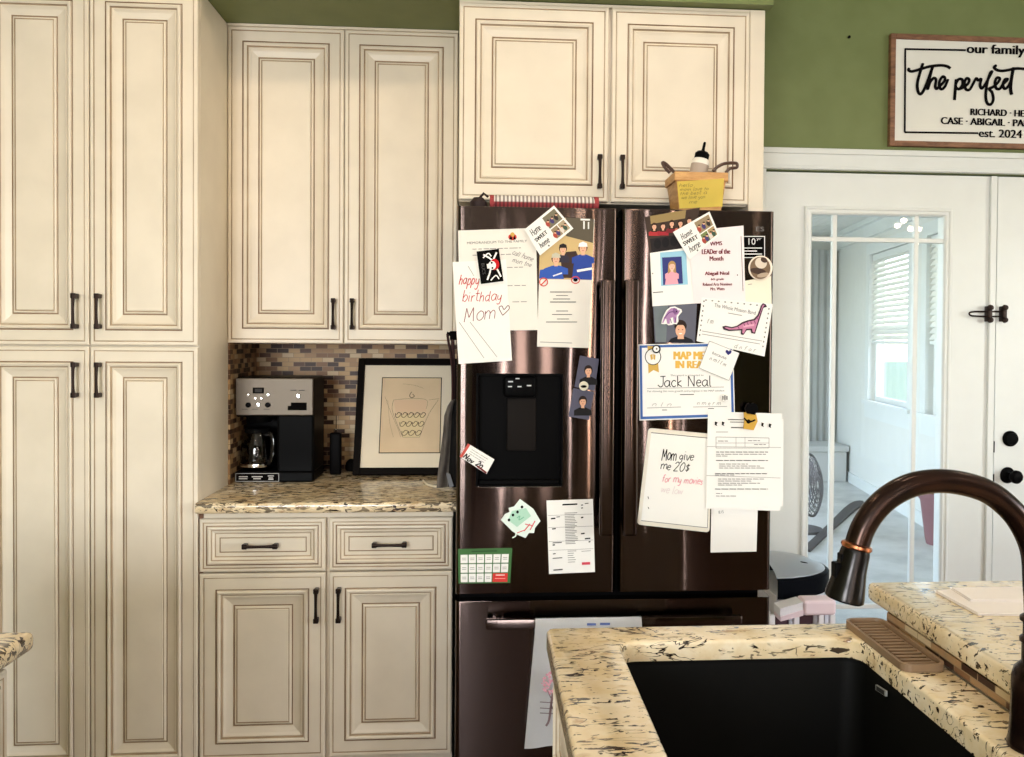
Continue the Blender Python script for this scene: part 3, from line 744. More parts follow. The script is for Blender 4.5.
rd = obj('door', slab_door(xs2, fx1, .676, fzt), FRIDGE, fr_, smooth=True)
dw = obj('freezer_drawer', slab_door(fx0, fx1, .06, .655), FRIDGE, fr_, smooth=True)
def vbar(u0, u1, v0, v1):
    a = atY(u0, v0, YF-.045); b = atY(u1, v1, YF-.045); bm = BM()
    box(bm, a.x, b.x, YF-.048, YF-.026, b.z, a.z, .006, 3)
    for z in (a.z-.05, b.z+.02): box(bm, a.x+.005, b.x-.005, YF-.028, YF+.002, z, z+.03, .002)
    return bm
obj('handle', vbar(601.5, 613.5, 279.5, 536), FRIDGE, ld, smooth=True); obj('handle', vbar(625, 637, 279.5, 536), FRIDGE, rd, smooth=True)
a = atY(486, 622, YF-.045); b = atY(742, 612, YF-.045); bm = BM()
box(bm, a.x, b.x, YF-.050, YF-.030, .590, .618, .004, 2)
for x in (a.x+.02, b.x-.05): box(bm, x, x+.03, YF-.032, YF+.002, .594, .614, .002)
obj('handle', bm, FRIDGE, dw, smooth=True)
# dispenser recess
wd = thing('water_dispenser', None, None, ORG[fr_.name]); 
bpy.data.objects.remove(wd)
bm = BM(); e = .0
# trim ring
ringframe(bm, dx0-.003, dx1+.003, dz0-.004, dz1+.003, [(0, 0), (0, .003), (.004, .003), (.005, 0), (.006, -.058)], YF+.001)
wdp = obj('water_dispenser', bm, [BLACKP], fr_)
bm = BM(); box(bm, dx0, dx1, YF+.058, YF+.064, dz0, dz1); box(bm, dx0+.03, dx1-.03, YF+.050, YF+.059, dz0+.02, dz1-.004, .003); obj('recess_back', bm, mat('charcoal_plastic', (15, 14, 14), .45, 0, **SP), wdp)
p0 = atY(503.5, 376, YF+.02); p1 = atY(536, 397, YF+.02); bm = BM(); box(bm, p0.x, p1.x, YF+.012, YF+.056, p1.z, p0.z, .008, 3); obj('control_panel', bm, BLACKP, wdp, smooth=True)
sh = BM()
for (u, v, w) in ((510.5, 381, 5), (517.5, 378, 4), (510, 386, 4), (519.5, 386, 4), (529, 385, 4.5)):
    pa = atY(u-w/2, v, YF+.0115); pb = atY(u+w/2, v+1.2, YF+.0115); f = sh.faces.new([sh.verts.new(Vector((x_, YF+.0115, z_))) for x_, z_ in ((pa.x, pa.z), (pb.x, pa.z), (pb.x, pb.z), (pa.x, pb.z))])
obj('icons', sh, C(200, 204, 208), wdp)
p0 = atY(507, 398, YF+.03); p1 = atY(536, 451, YF+.03); bm = BM(); box(bm, p0.x, p1.x, YF+.030, YF+.050, p1.z, p0.z, .005, 2); obj('paddle', bm, mat('dark_steel', (30, 27, 26), .5, 0, **SP), wdp, smooth=True)
bm = BM(); box(bm, dx0+.006, dx1-.006, YF+.006, YF+.058, dz0+.001, dz0+.012, .003); obj('drip_tray', bm, BLACKP, wdp)
# silver strip of the lower recess edge
bm = BM(); box(bm, dx0, dx1, YF-.0015, YF+.003, dz0-.006, dz0-.001, .001, 1); obj('trim', bm, CHROME, wdp)
# printed decals on right door
bm = BM(); mats = [C(225, 225, 225), BLACKM]
yy = YF-.0006
def rectpx(bm, u0, v0, u1, v1, y, mi=0):
    f = bm.faces.new([bm.verts.new(atY(*q_, y)) for q_ in ((u0, v0), (u1, v0), (u1, v1), (u0, v1))]); f.material_index = mi
rectpx(bm, 740, 236, 765, 258, yy, 0); rectpx(bm, 740.8, 236.8, 764.2, 257.2, yy-.0002, 1)
textfaces(bm, '10', 752, 241.5, 7, 6.5, 0, yy-.0004, 0); textfaces(bm, 'yr', 759, 239.5, 5, 2.6, 0, yy-.0004, 0)
for v, a_, b_ in ((247.5, 742, 762), (250.5, 743, 757), (253.5, 742, 762)): rectpx(bm, a_, v, b_, v+1, yy-.0004, 0)
o = obj('energy_sticker', bm, mats, rd, norm=False); fix_normals(o)
bm = BM(); textfaces(bm, 'ES', 760, 229, 8, 4.5, 0, yy, 0); o = obj('lettering', bm, C(120, 116, 114), rd, norm=False); fix_normals(o)

# ---- papers and magnets on the fridge (Y: distance in front of the door face)
GP, GM, GPH = 'papers on the fridge doors', 'magnets on the fridge doors', 'photos on the fridge doors'
def L(n): return YF-.0012-.0012*n
TH = .0006
SKIN = C(226, 176, 146); HAIRB = C(40, 28, 24); NAVY = C(44, 70, 152); GOLDP = C(206, 168, 84)
def person(u, v, s, skin, hair, top, long=False, w=1.5, cap=None):
    """head and shoulders print: face centre u,v, face half-height s"""
    out = [(top, 'poly', [(u-s*w, v+s*3.2), (u-s*w, v+s*2), (u-s*.7, v+s*1.35), (u+s*.7, v+s*1.35), (u+s*w, v+s*2), (u+s*w, v+s*3.2)])]
    out.append((hair, 'ell', (u, v-s*.15), s*.95, s*1.15))
    if long: out.append((hair, 'poly', [(u-s*.95, v), (u+s*.95, v), (u+s*1.05, v+s*1.9), (u-s*1.05, v+s*1.9)]))
    out += [(skin, 'poly', [(u-s*.32, v+s*.6), (u+s*.32, v+s*.6), (u+s*.36, v+s*1.5), (u-s*.36, v+s*1.5)]), (skin, 'ell', (u, v+s*.12), s*.72, s*.95),
            (hair, 'poly', [(u-s*.74, v-s*.1), (u-s*.66, v-s*.85), (u, v-s*1.15), (u+s*.66, v-s*.85), (u+s*.74, v-s*.1), (u+s*.5, v-s*.5), (u-s*.3, v-s*.5)])]
    if s > 2.2: out += [(HAIRB, 'ell', (u-s*.28, v), s*.09, s*.07), (HAIRB, 'ell', (u+s*.28, v), s*.09, s*.07), (C(190, 110, 100), 'ell', (u, v+s*.55), s*.26, s*.08)]
    if cap: out.append((cap, 'poly', [(u-s*.95, v-s*.25), (u-s*.8, v-s*1.0), (u, v-s*1.35), (u+s*.8, v-s*1.0), (u+s*.95, v-s*.25)]))
    return out
# 1 letter
q = [(458, 230.5), (536, 228), (538, 330), (460, 331)]
s = Sheet('letter', 'long white typed letter behind the birthday note on the left fridge door', 'paper', q, L(0), TH, PAPER, GP)
s.part('print', [(GREY, 'text', 'MEMORANDUM TO THE FAMILY', (497, 242), 60, 2.4, -2)]+lines(q, LGREY, [.19, .25], .18, .85, .7)+lines(q, LGREY, [.38, .56], .62, .92, .7)+lines(q, LGREY, [.72], .68, .9, .7)+
       [(LGREY, 'hand', 'call home', (512, 254), 5, 20, .5, 22), (LGREY, 'hand', 'mon tue', (512, 262), 5, 15, .5, 20)])
s.part('emblem', [(C(196, 60, 46), 'ell', (512.5, 237), 4.2, 3.2), (GOLDP, 'ell', (512.5, 234.5), 2.2, 2.2), (INK, 'poly', [(509, 239.5), (511, 235), (512.5, 239.5)]), (INK, 'poly', [(513, 239.5), (514.5, 235), (516, 239.5)])])
# 2 birthday note
q = [(452.5, 262), (506, 259.5), (512, 360.5), (458.5, 364)]
s = Sheet('birthday_note', 'white note reading happy birthday Mom in red handwriting', 'paper', q, L(2), TH, PAPERB, GP)
s.part('writing', [(C(206, 62, 64), 'hand', 'happy', (459, 284), 11, 3, .85, 20), (C(190, 60, 62), 'hand', 'birthday', (462.5, 302), 10.5, -3, .75, 40), (C(128, 44, 52), 'hand', 'Mom', (464, 322), 14, -6, .7, 33),
                   (MAROON, 'line', [(502.5, 315), (499, 308), (502, 306), (504, 309.5), (508, 305.5), (509, 309), (502.5, 315.5)], .7, True), (LGREY, 'line', [(459, 322), (484, 358)], .5), (LGREY, 'line', [(470, 322), (497, 357)], .5), (LGREY, 'line', [(468, 266), (474, 276)], .5)])
# 3 skull magnet
q = [(476.5, 251.5), (498.8, 248.8), (503.5, 281), (481, 284)]
s = Sheet('skull_magnet', 'black magnet with a white skull and crossed swords, turned sideways', 'magnet', q, L(5), .0018, mat('magnet_black', (12, 11, 11), .5, 0, **SP), GM)
def qc(s_, t_): return qp(q, s_, t_)
s.part('skull_print', [(PAPERB, 'line', [qc(.28, .12), qc(.6, .3), qc(.8, .62), qc(.92, .86)], 1.7, True), (PAPERB, 'line', [qc(.88, .1), qc(.62, .4), qc(.45, .7), qc(.3, .9)], 1.7, True), (PAPERB, 'line', [qc(.25, .22), qc(.5, .1), qc(.62, .2)], 1.2, True), (PAPERB, 'line', [qc(.45, .93), qc(.7, .8), qc(.82, .92)], 1.2, True),
    (RED, 'ell', qc(.72, .46), 4.6, 5.6), (PAPERB, 'ell', qc(.6, .48), 3.9, 4.3), (INK, 'ell', qc(.6, .40), 1.0, 1.0), (INK, 'ell', qc(.6, .56), 1.0, 1.0), (PAPERB, 'line', [qc(.42, .42), qc(.42, .56)], 2.2), (GREY, 'text', 'BUCS', qc(.2, .55), 11, 3.2, 82)])
# 4 sports photo card
q = [(538.5, 219), (594, 219), (589, 348), (537, 347)]
s = Sheet('photo_card', 'white card with a photo of three people in blue on the left fridge door', 'paper', [(541, 217), (594.5, 219), (589, 348), (537, 346.5)], L(1), TH, PAPER, GP)
s.part('photo', [(C(204, 176, 124), 'poly', [(541, 217.5), (594, 219), (592, 280), (538.8, 279)]), (C(92, 84, 70), 'poly', [(566, 217.5), (594, 219), (593, 243), (566, 236)]), (C(226, 226, 224), 'line', [(584, 221), (584, 229)], 1.6), (C(226, 226, 224), 'line', [(580.5, 219.5), (590, 219.8)], 1.6), (C(226, 226, 224), 'line', [(588.5, 222), (588.5, 229)], 1.4),
    (C(60, 44, 40), 'poly', [(561, 262), (566, 252), (576, 251), (581, 262), (580, 278), (562, 278)])]
    + person(563, 249, 4.2, SKIN, HAIRB, C(50, 46, 60), cap=C(30, 26, 30)) + person(583, 248, 4.8, SKIN, HAIRB, NAVY, w=2.3, cap=C(238, 238, 240)) + person(556, 259, 4.8, SKIN, HAIRB, C(52, 88, 176), w=2.5, cap=C(196, 190, 170))
    + [(C(52, 88, 176), 'poly', [(539, 278.5), (540, 270), (550, 268), (562, 272), (564, 279)]), (NAVY, 'poly', [(572, 279), (574, 262), (592, 260), (592, 280)]), (PAPERB, 'line', [(577, 271), (592, 268.5)], 2.4), (C(230, 230, 236), 'line', [(553, 276), (562, 273)], 1.4)])
s.part('print', [(GREY, 'line', [(550, 292), (572, 292)], .8), (GREY, 'line', [(556, 295.5), (568, 295.5)], .6), (INK, 'line', [(553, 299), (570, 299)], .7), (GREY, 'line', [(550, 302), (576, 302)], .9), (GREY, 'line', [(556, 311), (568, 311)], .7), (GREY, 'line', [(552, 314.5), (572, 314.5)], .7), (GREY, 'line', [(557, 319), (569, 319)], .7), (GREY, 'line', [(546, 322), (577, 322)], .8), (LGREY, 'line', [(540, 342), (572, 343)], .6)])
s.part('emblem', [(C(206, 70, 60), 'line', [(543.6+4*math.cos(t), 282+4*math.sin(t)) for t in [i*PI/8 for i in range(17)]], 1.0), (C(206, 70, 60), 'line', [(541, 285), (546.5, 279.5)], 1.2), (C(206, 70, 60), 'line', [(575.5+4*math.cos(t), 280+3.4*math.sin(t)) for t in [i*PI/8 for i in range(17)]], 1.0), (INK, 'ell', (575.5, 280), 2.2, 1.6)])
# 5 home sweet home magnets
def hsh(q, label, layer, tones):
    s = Sheet('photo_magnet', label, 'magnet', q, L(layer), .0014, PAPERB, GM)
    e = qp(q, .5, 0); ang = math.degrees(math.atan2(q[1][1]-q[0][1], q[1][0]-q[0][0]))
    w = (Vector(q[1])-Vector(q[0])).length; h = (Vector(q[3])-Vector(q[0])).length
    s.part('writing', [(GREY, 'hand', 'Home', qp(q, .10, .36), h*.22, ang, .7, w*.30), (INK, 'text', 'SWEET', qp(q, .27, .52), w*.38, h*.13, ang, .06), (GREY, 'hand', 'home', qp(q, .12, .84), h*.22, ang, .7, w*.30), (INK, 'ell', qp(q, .3, .93), .8, .8)])
    sh = []
    for (a, b, c, d), tt in zip(((.55, .95, .08, .52), (.55, .74, .56, .92), (.76, .95, .56, .92)), tones):
        sh.append((C(*tt), 'poly', quad(q, a, b, c, d)))
        n_ = 3 if b-a > .3 else 2
        for k in range(n_):
            uu, vv = qp(q, a+(b-a)*(k+.5)/n_, c+(d-c)*.48)
            sh += [(C(*[(70, 60, 110), (168, 72, 60), (60, 84, 70), (216, 206, 196), (50, 44, 44)][(k+len(sh)) % 5]), 'ell', (uu, vv+2.6), 1.9, 2.8, ang), (SKIN, 'ell', (uu, vv-.4), 1.1, 1.3), (C(70, 46, 32), 'ell', (uu, vv-1.3), 1.2, .8)]
    s.part('photos', sh)
hsh([(524.5, 229.5), (554, 205.5), (573.5, 228.5), (540, 255.5)], 'tilted Home Sweet Home photo magnet over the letter and the photo card', 6, ((118, 112, 92), (150, 132, 104), (176, 160, 132)))
hsh([(673, 232), (709.5, 211.5), (719.5, 235), (689.5, 259.5)], 'tilted Home Sweet Home photo magnet over the group photo on the right door', 6, ((150, 132, 104), (118, 130, 82), (166, 142, 104)))
# 6 boy photo prints
for k, (q, lb, ly) in enumerate((([(580, 355.5), (599, 359), (594.5, 391), (574.5, 387)], 'upper of two small photos of a boy in a black shirt', 1), ([(573.5, 388), (594, 392), (589, 420), (568.5, 416.5)], 'lower of two small photos of a boy in a black shirt', 0))):
    s = Sheet('photo_print', lb, 'photo', q, L(ly), TH, C(84, 84, 104, .4), GPH)
    u, v = qp(q, .55, .42 if k == 0 else .40)
    sh = person(u, v, 4.4, SKIN, HAIRB, C(22, 20, 22), w=2.0)
    s.part('portrait', sh)
bm = BM(); p = atY(583.7, 386, L(3)); lathe(bm, [(0, 0), (.0135, 0), (.0135, .003), (.012, .0045), (0, .0046)], (p.x, p.y, p.z), (0, -1, 0), 24)
o = tag(obj('round_magnet', bm, C(232, 226, 206), smooth=True), 'cream round magnet with a dark car shape between the two boy photos', 'magnet', GM)
bm = BM(); f = bm.faces.new([bm.verts.new(atY(583.7+3*math.cos(t), 386.5+1.4*math.sin(t), L(3)-.0049)) for t in [i*PI/8 for i in range(16)]]); o2 = obj('print', bm, INK, o, norm=False); fix_normals(o2)
# 7 appointment card
q = [(468, 443.5), (494.5, 459.5), (486.5, 474), (459.5, 456.5)]
s = Sheet('appointment_card', 'small tilted white card with a red end beside the water dispenser', 'card', q, L(1), TH, PAPERB, GP)
s.part('print', [(C(196, 84, 74), 'poly', quad(q, 0, .09, 0, 1))]+lines(q, LGREY, [.2, .35, .5], .2, .9, .5)+[(INK, 'hand', 'Nov 27', qp(q, .1, .95), 5.5, 31, 1.1, 22), (C(110, 30, 34), 'line', [qp(q, .62, .9), qp(q, .98, .95)], 1.8)])
# 8 craft
q = [(520, 499), (533.5, 509), (540.5, 521), (535, 528), (534, 533), (529, 533), (525.5, 538), (518, 535), (512, 531), (501, 520), (505, 514), (509.5, 512), (508.5, 508), (514, 506.5)]
s = Sheet('paper_craft', 'white and green handprint paper craft on the left fridge door', 'craft', q, L(0), .0015, C(226, 238, 230, .7), GM)
s.part('drawing', [(C(176, 216, 194), 'poly', [(512, 511), (526, 508), (531, 516), (517, 527), (508, 520)]), (C(120, 184, 150), 'line', [(517, 518), (520, 516), (519, 520), (524, 517)], .9, True), (C(214, 96, 96), 'line', [(524, 531), (530, 524)], 1.1), (C(214, 96, 96), 'line', [(530, 530), (535, 521)], 1.1), (C(214, 96, 96), 'line', [(525, 524), (533, 526)], .9), (C(214, 96, 96), 'line', [(517, 533), (525, 530)], .9)]+[(INK, 'ell', (u, v), 1.3, 1.5) for u, v in ((509, 520), (513, 515), (517.5, 512), (522, 507))])
bm = BM(); tube(bm, smoothpath([atY(516, 533, L(0)), atY(515.5, 536, L(2)), atY(512.5, 537.8, L(1))], 4), .0022, 6); obj('tail', bm, C(226, 238, 230, .7), s.o)
# 9 schedule
q = [(546.5, 500.5), (593, 499), (595, 572), (549, 574)]
s = Sheet('printed_schedule', 'white printed schedule sheet low on the left fridge door', 'paper', q, L(0), TH, PAPERB, GP)
sh = [(INK, 'line', [qp(q, .34, .065), qp(q, .66, .062)], 1.6)]
for t in [.18+.022*i for i in range(20)]: sh += [(LGREY, 'line', [qp(q, .38, t), qp(q, .66-random.uniform(0, .08), t)], .7)]
for t in [.7+.03*i for i in range(6)]: sh += [(LGREY, 'line', [qp(q, .42, t), qp(q, .62-random.uniform(0, .08), t)], .6)]
for (a, b, t, w, mm) in ((.08, .18, .25, 1.4, INK), (.2, .28, .23, .8, GREY), (.1, .18, .39, 1.2, INK), (.1, .3, .58, 1, GREY), (.1, .15, .61, 1.3, INK), (.1, .16, .73, 1, GREY), (.09, .3, .79, .9, GREY), (.1, .3, .95, 1.3, GREY), (.74, .78, .08, 1, INK), (.82, .9, .06, .8, INK), (.74, .78, .12, 1, INK), (.73, .78, .25, 1.4, INK), (.72, .8, .47, 1.3, INK), (.8, .92, .54, 1.3, INK), (.88, .92, .585, 1.2, INK), (.72, .92, .71, .5, LGREY)):
    sh.append((mm, 'line', [qp(q, a, t), qp(q, b, t-.004)], w))
for t in (.205, .37, .56, .68): sh.append((LGREY, 'line', [qp(q, .02, t), qp(q, .98, t)], .35))
sh.append((C(206, 66, 86), 'poly', quad(q, .72, .9, .86, .895)))
s.part('print', sh)
# 10 calendar magnet
q = [(458, 549), (512.3, 548), (510.2, 583), (458.5, 583.5)]
s = Sheet('calendar_magnet', 'green bordered calendar magnet at the lower left of the fridge door', 'magnet', q, L(0), .002, C(66, 110, 62, .4), GM)
sh = [(C(40, 76, 40), 'line', [qp(q, .25, .075), qp(q, .72, .075)], 1.2)]
for r in range(3):
    for c_ in range(6):
        if r == 2 and c_ >= 4: continue
        a = .045+c_*.153; t = .17+r*.275; cell = quad(q, a, a+.133, t, t+.245); sh += [(PAPERB, 'poly', cell)]+[(LGREY, 'line', [qp(cell, .2, y_), qp(cell, .8, y_)], .5) for y_ in (.4, .6)]
a = quad(q, .657, .943, .72, .965); sh += [(C(214, 58, 54), 'poly', a), (C(240, 214, 208), 'line', [qp(a, .2, .2), qp(a, .8, .2)], 1.0), (C(240, 160, 150), 'line', [qp(a, .15, .6), qp(a, .85, .6)], .8)]
s.part('months', sh)
# 11 group photo
q = [(644.5, 217), (700, 207.5), (692, 247), (649.5, 253)]
s = Sheet('group_photo', 'photo of a seated group in red tops at the top of the right fridge door', 'photo', q, L(0), TH, C(60, 46, 38, .4), GPH)
sh = [(C(150, 128, 84), 'poly', quad(q, .1, .75, 0, .22)), (C(34, 28, 30), 'poly', quad(q, .05, .9, .62, 1))]
for k, tt in enumerate(((176, 52, 56), (158, 40, 52), (120, 36, 44), (206, 120, 96), (190, 186, 190))):
    u, v = qp(q, .16+.17*k, .30+.03*(k % 2)); sh += person(u, v, 2.9, SKIN, C(52, 32, 24), C(*tt), True, 1.9)
for k in range(4):
    u, v = qp(q, .2+.18*k, .78); sh.append((C(18, 16, 20), 'ell', (u, v), 3.6, 5))
s.part('people', sh)
# 12 sheet with school photo
q = [(650, 253), (691.5, 247), (695, 303.5), (652.5, 306.3)]
s = Sheet('photo_folder', 'white sheet holding a portrait of a girl in pink on blue', 'photo', q, L(1), TH, PAPERB, GPH)
s.part('portrait', [(C(152, 200, 222), 'poly', [(660, 252.5), (686, 250.5), (688, 284.5), (661, 286)]), (C(54, 60, 122), 'poly', [(662, 257.5), (681.5, 256.5), (683, 283.5), (663.2, 285)])]+person(672, 266, 4.0, C(236, 190, 170), C(176, 140, 90), C(232, 164, 178), True, 1.7)+
       [(C(232, 164, 178), 'poly', [(665, 284.8), (666.5, 275), (671, 271.5), (676, 273), (678.5, 284)])])
s.part('print', [(GREY, 'line', [(653, 292.6), (663, 291.8)], .8), (INK, 'ell', (652.6, 273.5), .6, .6)])
# 13 LEADer certificate
q = [(688.5, 231), (743.5, 225.5), (745.5, 302), (693.5, 303.5)]
s = Sheet('award_sheet', 'pale pink award sheet headed LEADer of the Month', 'paper', q, L(2), TH, PINKP, GP)
s.part('print', [(MAROON, 'text', 'WMS', (716, 243.5), 12, 4, -3, .06), (MAROON, 'text', 'LEADer of the', (716, 251.5), 28, 5, -1, .06), (MAROON, 'text', 'Month', (716.5, 258.5), 13.5, 4.5, -1, .06), (MAROON, 'text', 'Abigail Neal', (717, 273.8), 24, 4.6, -1, .06), (MAROON, 'text', '6th grade', (717.5, 279.4), 13, 3, -1, .05), (MAROON, 'text', 'Related Arts Nominee', (717.5, 284.2), 29, 3, -1, .05), (MAROON, 'text', 'Mrs. Watts', (717.5, 288.8), 14, 3, -1, .05), (INK, 'line', [(741, 236), (743, 291)], .5), (INK, 'ell', (737.4, 275), .6, .6)])
# 14 cream scrap and round photo magnet
s = Sheet('cream_note', 'small blank cream paper under the round photo magnet', 'paper', [(744, 281), (771, 276), (772, 312), (745.5, 306)], L(0), TH, CREAMP, GP)
s.part('print', [(LGREY, 'line', [(748, 284.5), (752, 284)], .6)])
bm = BM(); p = atY(760.2, 268, L(4)); lathe(bm, [(0, 0), (.0355, 0), (.0355, .003), (.033, .0045), (.030, .0045), (0, .0044)], tuple(p), (0, -1, 0), 36)
o = tag(obj('round_photo_magnet', bm, C(236, 222, 206, .3), smooth=True), 'round pink rimmed photo magnet at the right edge of the fridge', 'magnet', GM)
bm = BM(); mats = [C(120, 98, 78), C(216, 202, 186), C(70, 52, 44), C(180, 160, 140)]
def elp(bm, u, v, a, b, y, mi, rot=0):
    f = bm.faces.new([bm.verts.new(atY(u+a*math.cos(t)*math.cos(rot)-b*math.sin(t)*math.sin(rot), v+a*math.cos(t)*math.sin(rot)+b*math.sin(t)*math.cos(rot), y)) for t in [i*PI/12 for i in range(24)]]); f.material_index = mi
y = L(4)-.0048; elp(bm, 760.2, 268, 10.2, 11.2, y, 0); elp(bm, 761, 263, 6, 5.5, y-.0001, 1, .4); elp(bm, 758, 271, 8, 3, y-.0002, 2, .15); elp(bm, 763, 275, 6, 2.2, y-.0003, 3, -.2); elp(bm, 764, 260, 3.5, 2.5, y-.0004, 2, .5)
o2 = obj('photo', bm, mats, o, norm=False); fix_normals(o2)
# 15 recital sheet
q = [(702, 297.5), (773, 304), (764.5, 356.5), (696.5, 341)]
s = Sheet('award_certificate', 'tilted white sheet with a doodled border under the pink dinosaur magnet', 'paper', q, L(3), TH, PAPERB, GP)
sh = [(GREY, 'text', 'The Whole Mission Band', (735, 309), 42, 3.6, 11, .0), (LGREY, 'line', [(728, 313), (742, 315.5)], .7), (LGREY, 'line', [(702, 331), (762, 341)], .6), (LGREY, 'line', [(702, 334), (760, 344)], .6), (LGREY, 'hand', 'f m', (707, 323), 5, 8, .5, 6), (LGREY, 'hand', 'd n f o r', (734, 347.5), 4, 12, .4, 22)]
for k in range(8): sh.append((GREY, 'ell', qp(q, .035, .08+.11*k), .6, .9))
for k in range(9): sh.append((GREY, 'ell', qp(q, .955, .1+.09*k), .6, .9))
for k in range(10): sh.append((GREY, 'ell', qp(q, .06+.09*k, .05), .9, .6))
s.part('print', sh)
# dinosaur magnets (own little shapes)
def Pz(pts): return [(640+x/5.607, 290+y/5.607) for x, y in pts]
long_ = Pz([(705, 80), (690, 74), (678, 88), (672, 110), (660, 140), (640, 162), (610, 168), (575, 180), (545, 200), (515, 208), (480, 200), (462, 205), (470, 222), (500, 230), (540, 228), (568, 226), (566, 248), (580, 252), (598, 226), (622, 224), (625, 242), (645, 246), (655, 215), (668, 175), (682, 130), (692, 100), (712, 94)])
s = Sheet('dinosaur_magnet', 'pink long necked dinosaur magnet overlapping a tilted white sheet', 'magnet', long_, L(5), .004, C(52, 34, 44, .35), GM)
cx = sum(p[0] for p in long_)/len(long_); cy = sum(p[1] for p in long_)/len(long_)
inn = Pz([(700, 84), (690, 82), (684, 92), (678, 114), (666, 146), (644, 170), (612, 176), (578, 188), (548, 206), (515, 215), (482, 208), (474, 212), (500, 222), (540, 221), (575, 218), (573, 242), (582, 244), (596, 218), (628, 216), (632, 236), (642, 238), (650, 210), (662, 172), (676, 128), (688, 98)])
s.part('body_colour', [(C(196, 128, 160), 'poly', inn), (C(222, 168, 190), 'line', Pz([(580, 205), (640, 195)]), 2.0)]+[(C(132, 70, 110), 'line', Pz([(x, y), (x+8, y+16)]), .9) for x, y in ((580, 185), (600, 180), (620, 176), (640, 172), (655, 150), (550, 206))])
tri = Pz([(120, 190), (125, 165), (135, 140), (150, 112), (172, 95), (196, 92), (212, 100), (232, 108), (236, 122), (222, 138), (214, 150), (216, 175), (206, 192), (190, 190), (180, 196), (160, 198), (150, 190), (138, 192)])
s2 = Sheet('dinosaur_magnet', 'purple horned dinosaur magnet with a white edge on the boy portrait', 'magnet', tri, L(5), .004, PAPERB, GM)
s2.part('body_colour', [(C(172, 132, 176), 'poly', Pz([(132, 168), (142, 142), (156, 118), (174, 102), (195, 100), (208, 110), (226, 114), (216, 132), (204, 146), (190, 150), (176, 156), (150, 160)])), (C(172, 132, 176), 'poly', Pz([(146, 156), (170, 156), (166, 190), (152, 188)])), (C(172, 132, 176), 'poly', Pz([(184, 150), (206, 146), (202, 184), (190, 184)])), (C(172, 132, 176), 'poly', Pz([(150, 150), (136, 150), (124, 184), (130, 186)])), (C(132, 92, 142), 'poly', Pz([(188, 100), (206, 104), (212, 128), (196, 140), (182, 122)])), (PAPERB, 'line', Pz([(214, 112), (232, 110)]), .9), (C(110, 70, 120), 'line', Pz([(136, 160), (160, 130), (180, 122), (200, 125)]), 1.0, True), (C(110, 70, 120), 'line', Pz([(170, 160), (176, 186)]), .8), (C(110, 70, 120), 'line', Pz([(196, 152), (202, 182)]), .8), (INK, 'ell', Pz([(206, 120)])[0], .7, .7)])
# boy school portrait
q = [(653, 304), (697, 303), (695, 343), (655, 342.5)]
s = Sheet('school_portrait', 'school portrait of a dark haired boy under the horned dinosaur', 'photo', q, L(0), TH, C(92, 94, 108, .3), GPH)
s.part('portrait', [(C(112, 122, 126), 'poly', [(653.5, 306), (668, 305.6), (666, 342), (656, 342)])]+person(680.5, 330, 6.6, SKIN, HAIRB, C(24, 26, 34), w=1.9)[:0]+[(C(24, 26, 34), 'poly', [(668, 342.4), (671, 338.6), (677, 336.5), (685, 336.5), (692, 339.5), (694, 342.7)]), (HAIRB, 'ell', (680.5, 326), 6.2, 6.2), (SKIN, 'poly', [(678, 334), (683.5, 334), (684, 339), (677.5, 339)]), (SKIN, 'ell', (680.5, 330.5), 5.0, 6.4), (HAIRB, 'poly', [(675.3, 328), (675.5, 322.5), (680.5, 320.3), (685.5, 322.5), (686, 328), (684, 325), (677, 325)]), (HAIRB, 'ell', (678.6, 329.6), .6, .45), (HAIRB, 'ell', (682.6, 329.6), .6, .45), (PAPERB, 'ell', (680.6, 333.6), 1.7, .6)])
# reading certificate
q = [(638.5, 344.5), (733, 342.5), (735, 417.5), (639.5, 420.5)]
s = Sheet('reading_certificate', 'blue bordered certificate with gold heading and the handwritten name Jack', 'paper', q, L(1), TH, PAPERB, GP)
BL = C(66, 104, 172)
s.part('border', [(BL, 'poly', quad(q, .01, .99, .012, .045)), (BL, 'poly', quad(q, .01, .99, .95, .985)), (BL, 'poly', quad(q, .01, .035, .045, .95)), (BL, 'poly', quad(q, .965, .99, .045, .95))])
s.part('heading', [(C(222, 178, 82), 'text', 'MAP MET', (692, 355.5), 36, 8, 0, .09), (C(222, 178, 82), 'text', 'IN READING', (700, 364.5), 48, 7.5, 0, .09)])
s.part('writing', [(INK, 'hand', 'Jack Neal', (657, 387), 10.5, -1, .9, 55)])
s.part('print', [(GREY, 'text', 'This award is presented to', (687, 375.5), 33, 2.2, -.5), (GREY, 'line', [(647, 388.5), (724, 387)], .4), (GREY, 'text', 'For showing the most growth and progress in the MAP window', (686, 391.2), 77, 2.4, -.5), (GREY, 'line', [(680, 394.6), (694, 394.4)], .8), (GREY, 'line', [(647, 408), (681, 407)], .4), (GREY, 'line', [(693, 407), (727, 406.4)], .4), (LGREY, 'hand', 'n l n', (652, 406), 4, 0, .4, 20), (LGREY, 'hand', 'n m e r m', (697, 405), 4, 0, .4, 24), (GREY, 'line', [(662, 410), (667, 410)], .7), (GREY, 'line', [(708, 408.6), (714, 408.5)], .7)])
s.part('seal', [(GOLDP, 'poly', [(647.5, 346), (656.5, 346), (659, 372.5), (653.5, 370), (648.5, 373.5)]), (INK, 'ell', (653, 356.8), 8.2, 8.4), (PAPERB, 'ell', (653, 356.8), 7.4, 7.6), (GOLDP, 'poly', [(650, 355), (652.5, 354), (653, 359), (651, 360)]), (GOLDP, 'poly', [(653, 354), (655.5, 355), (655, 360), (653.4, 359)])])
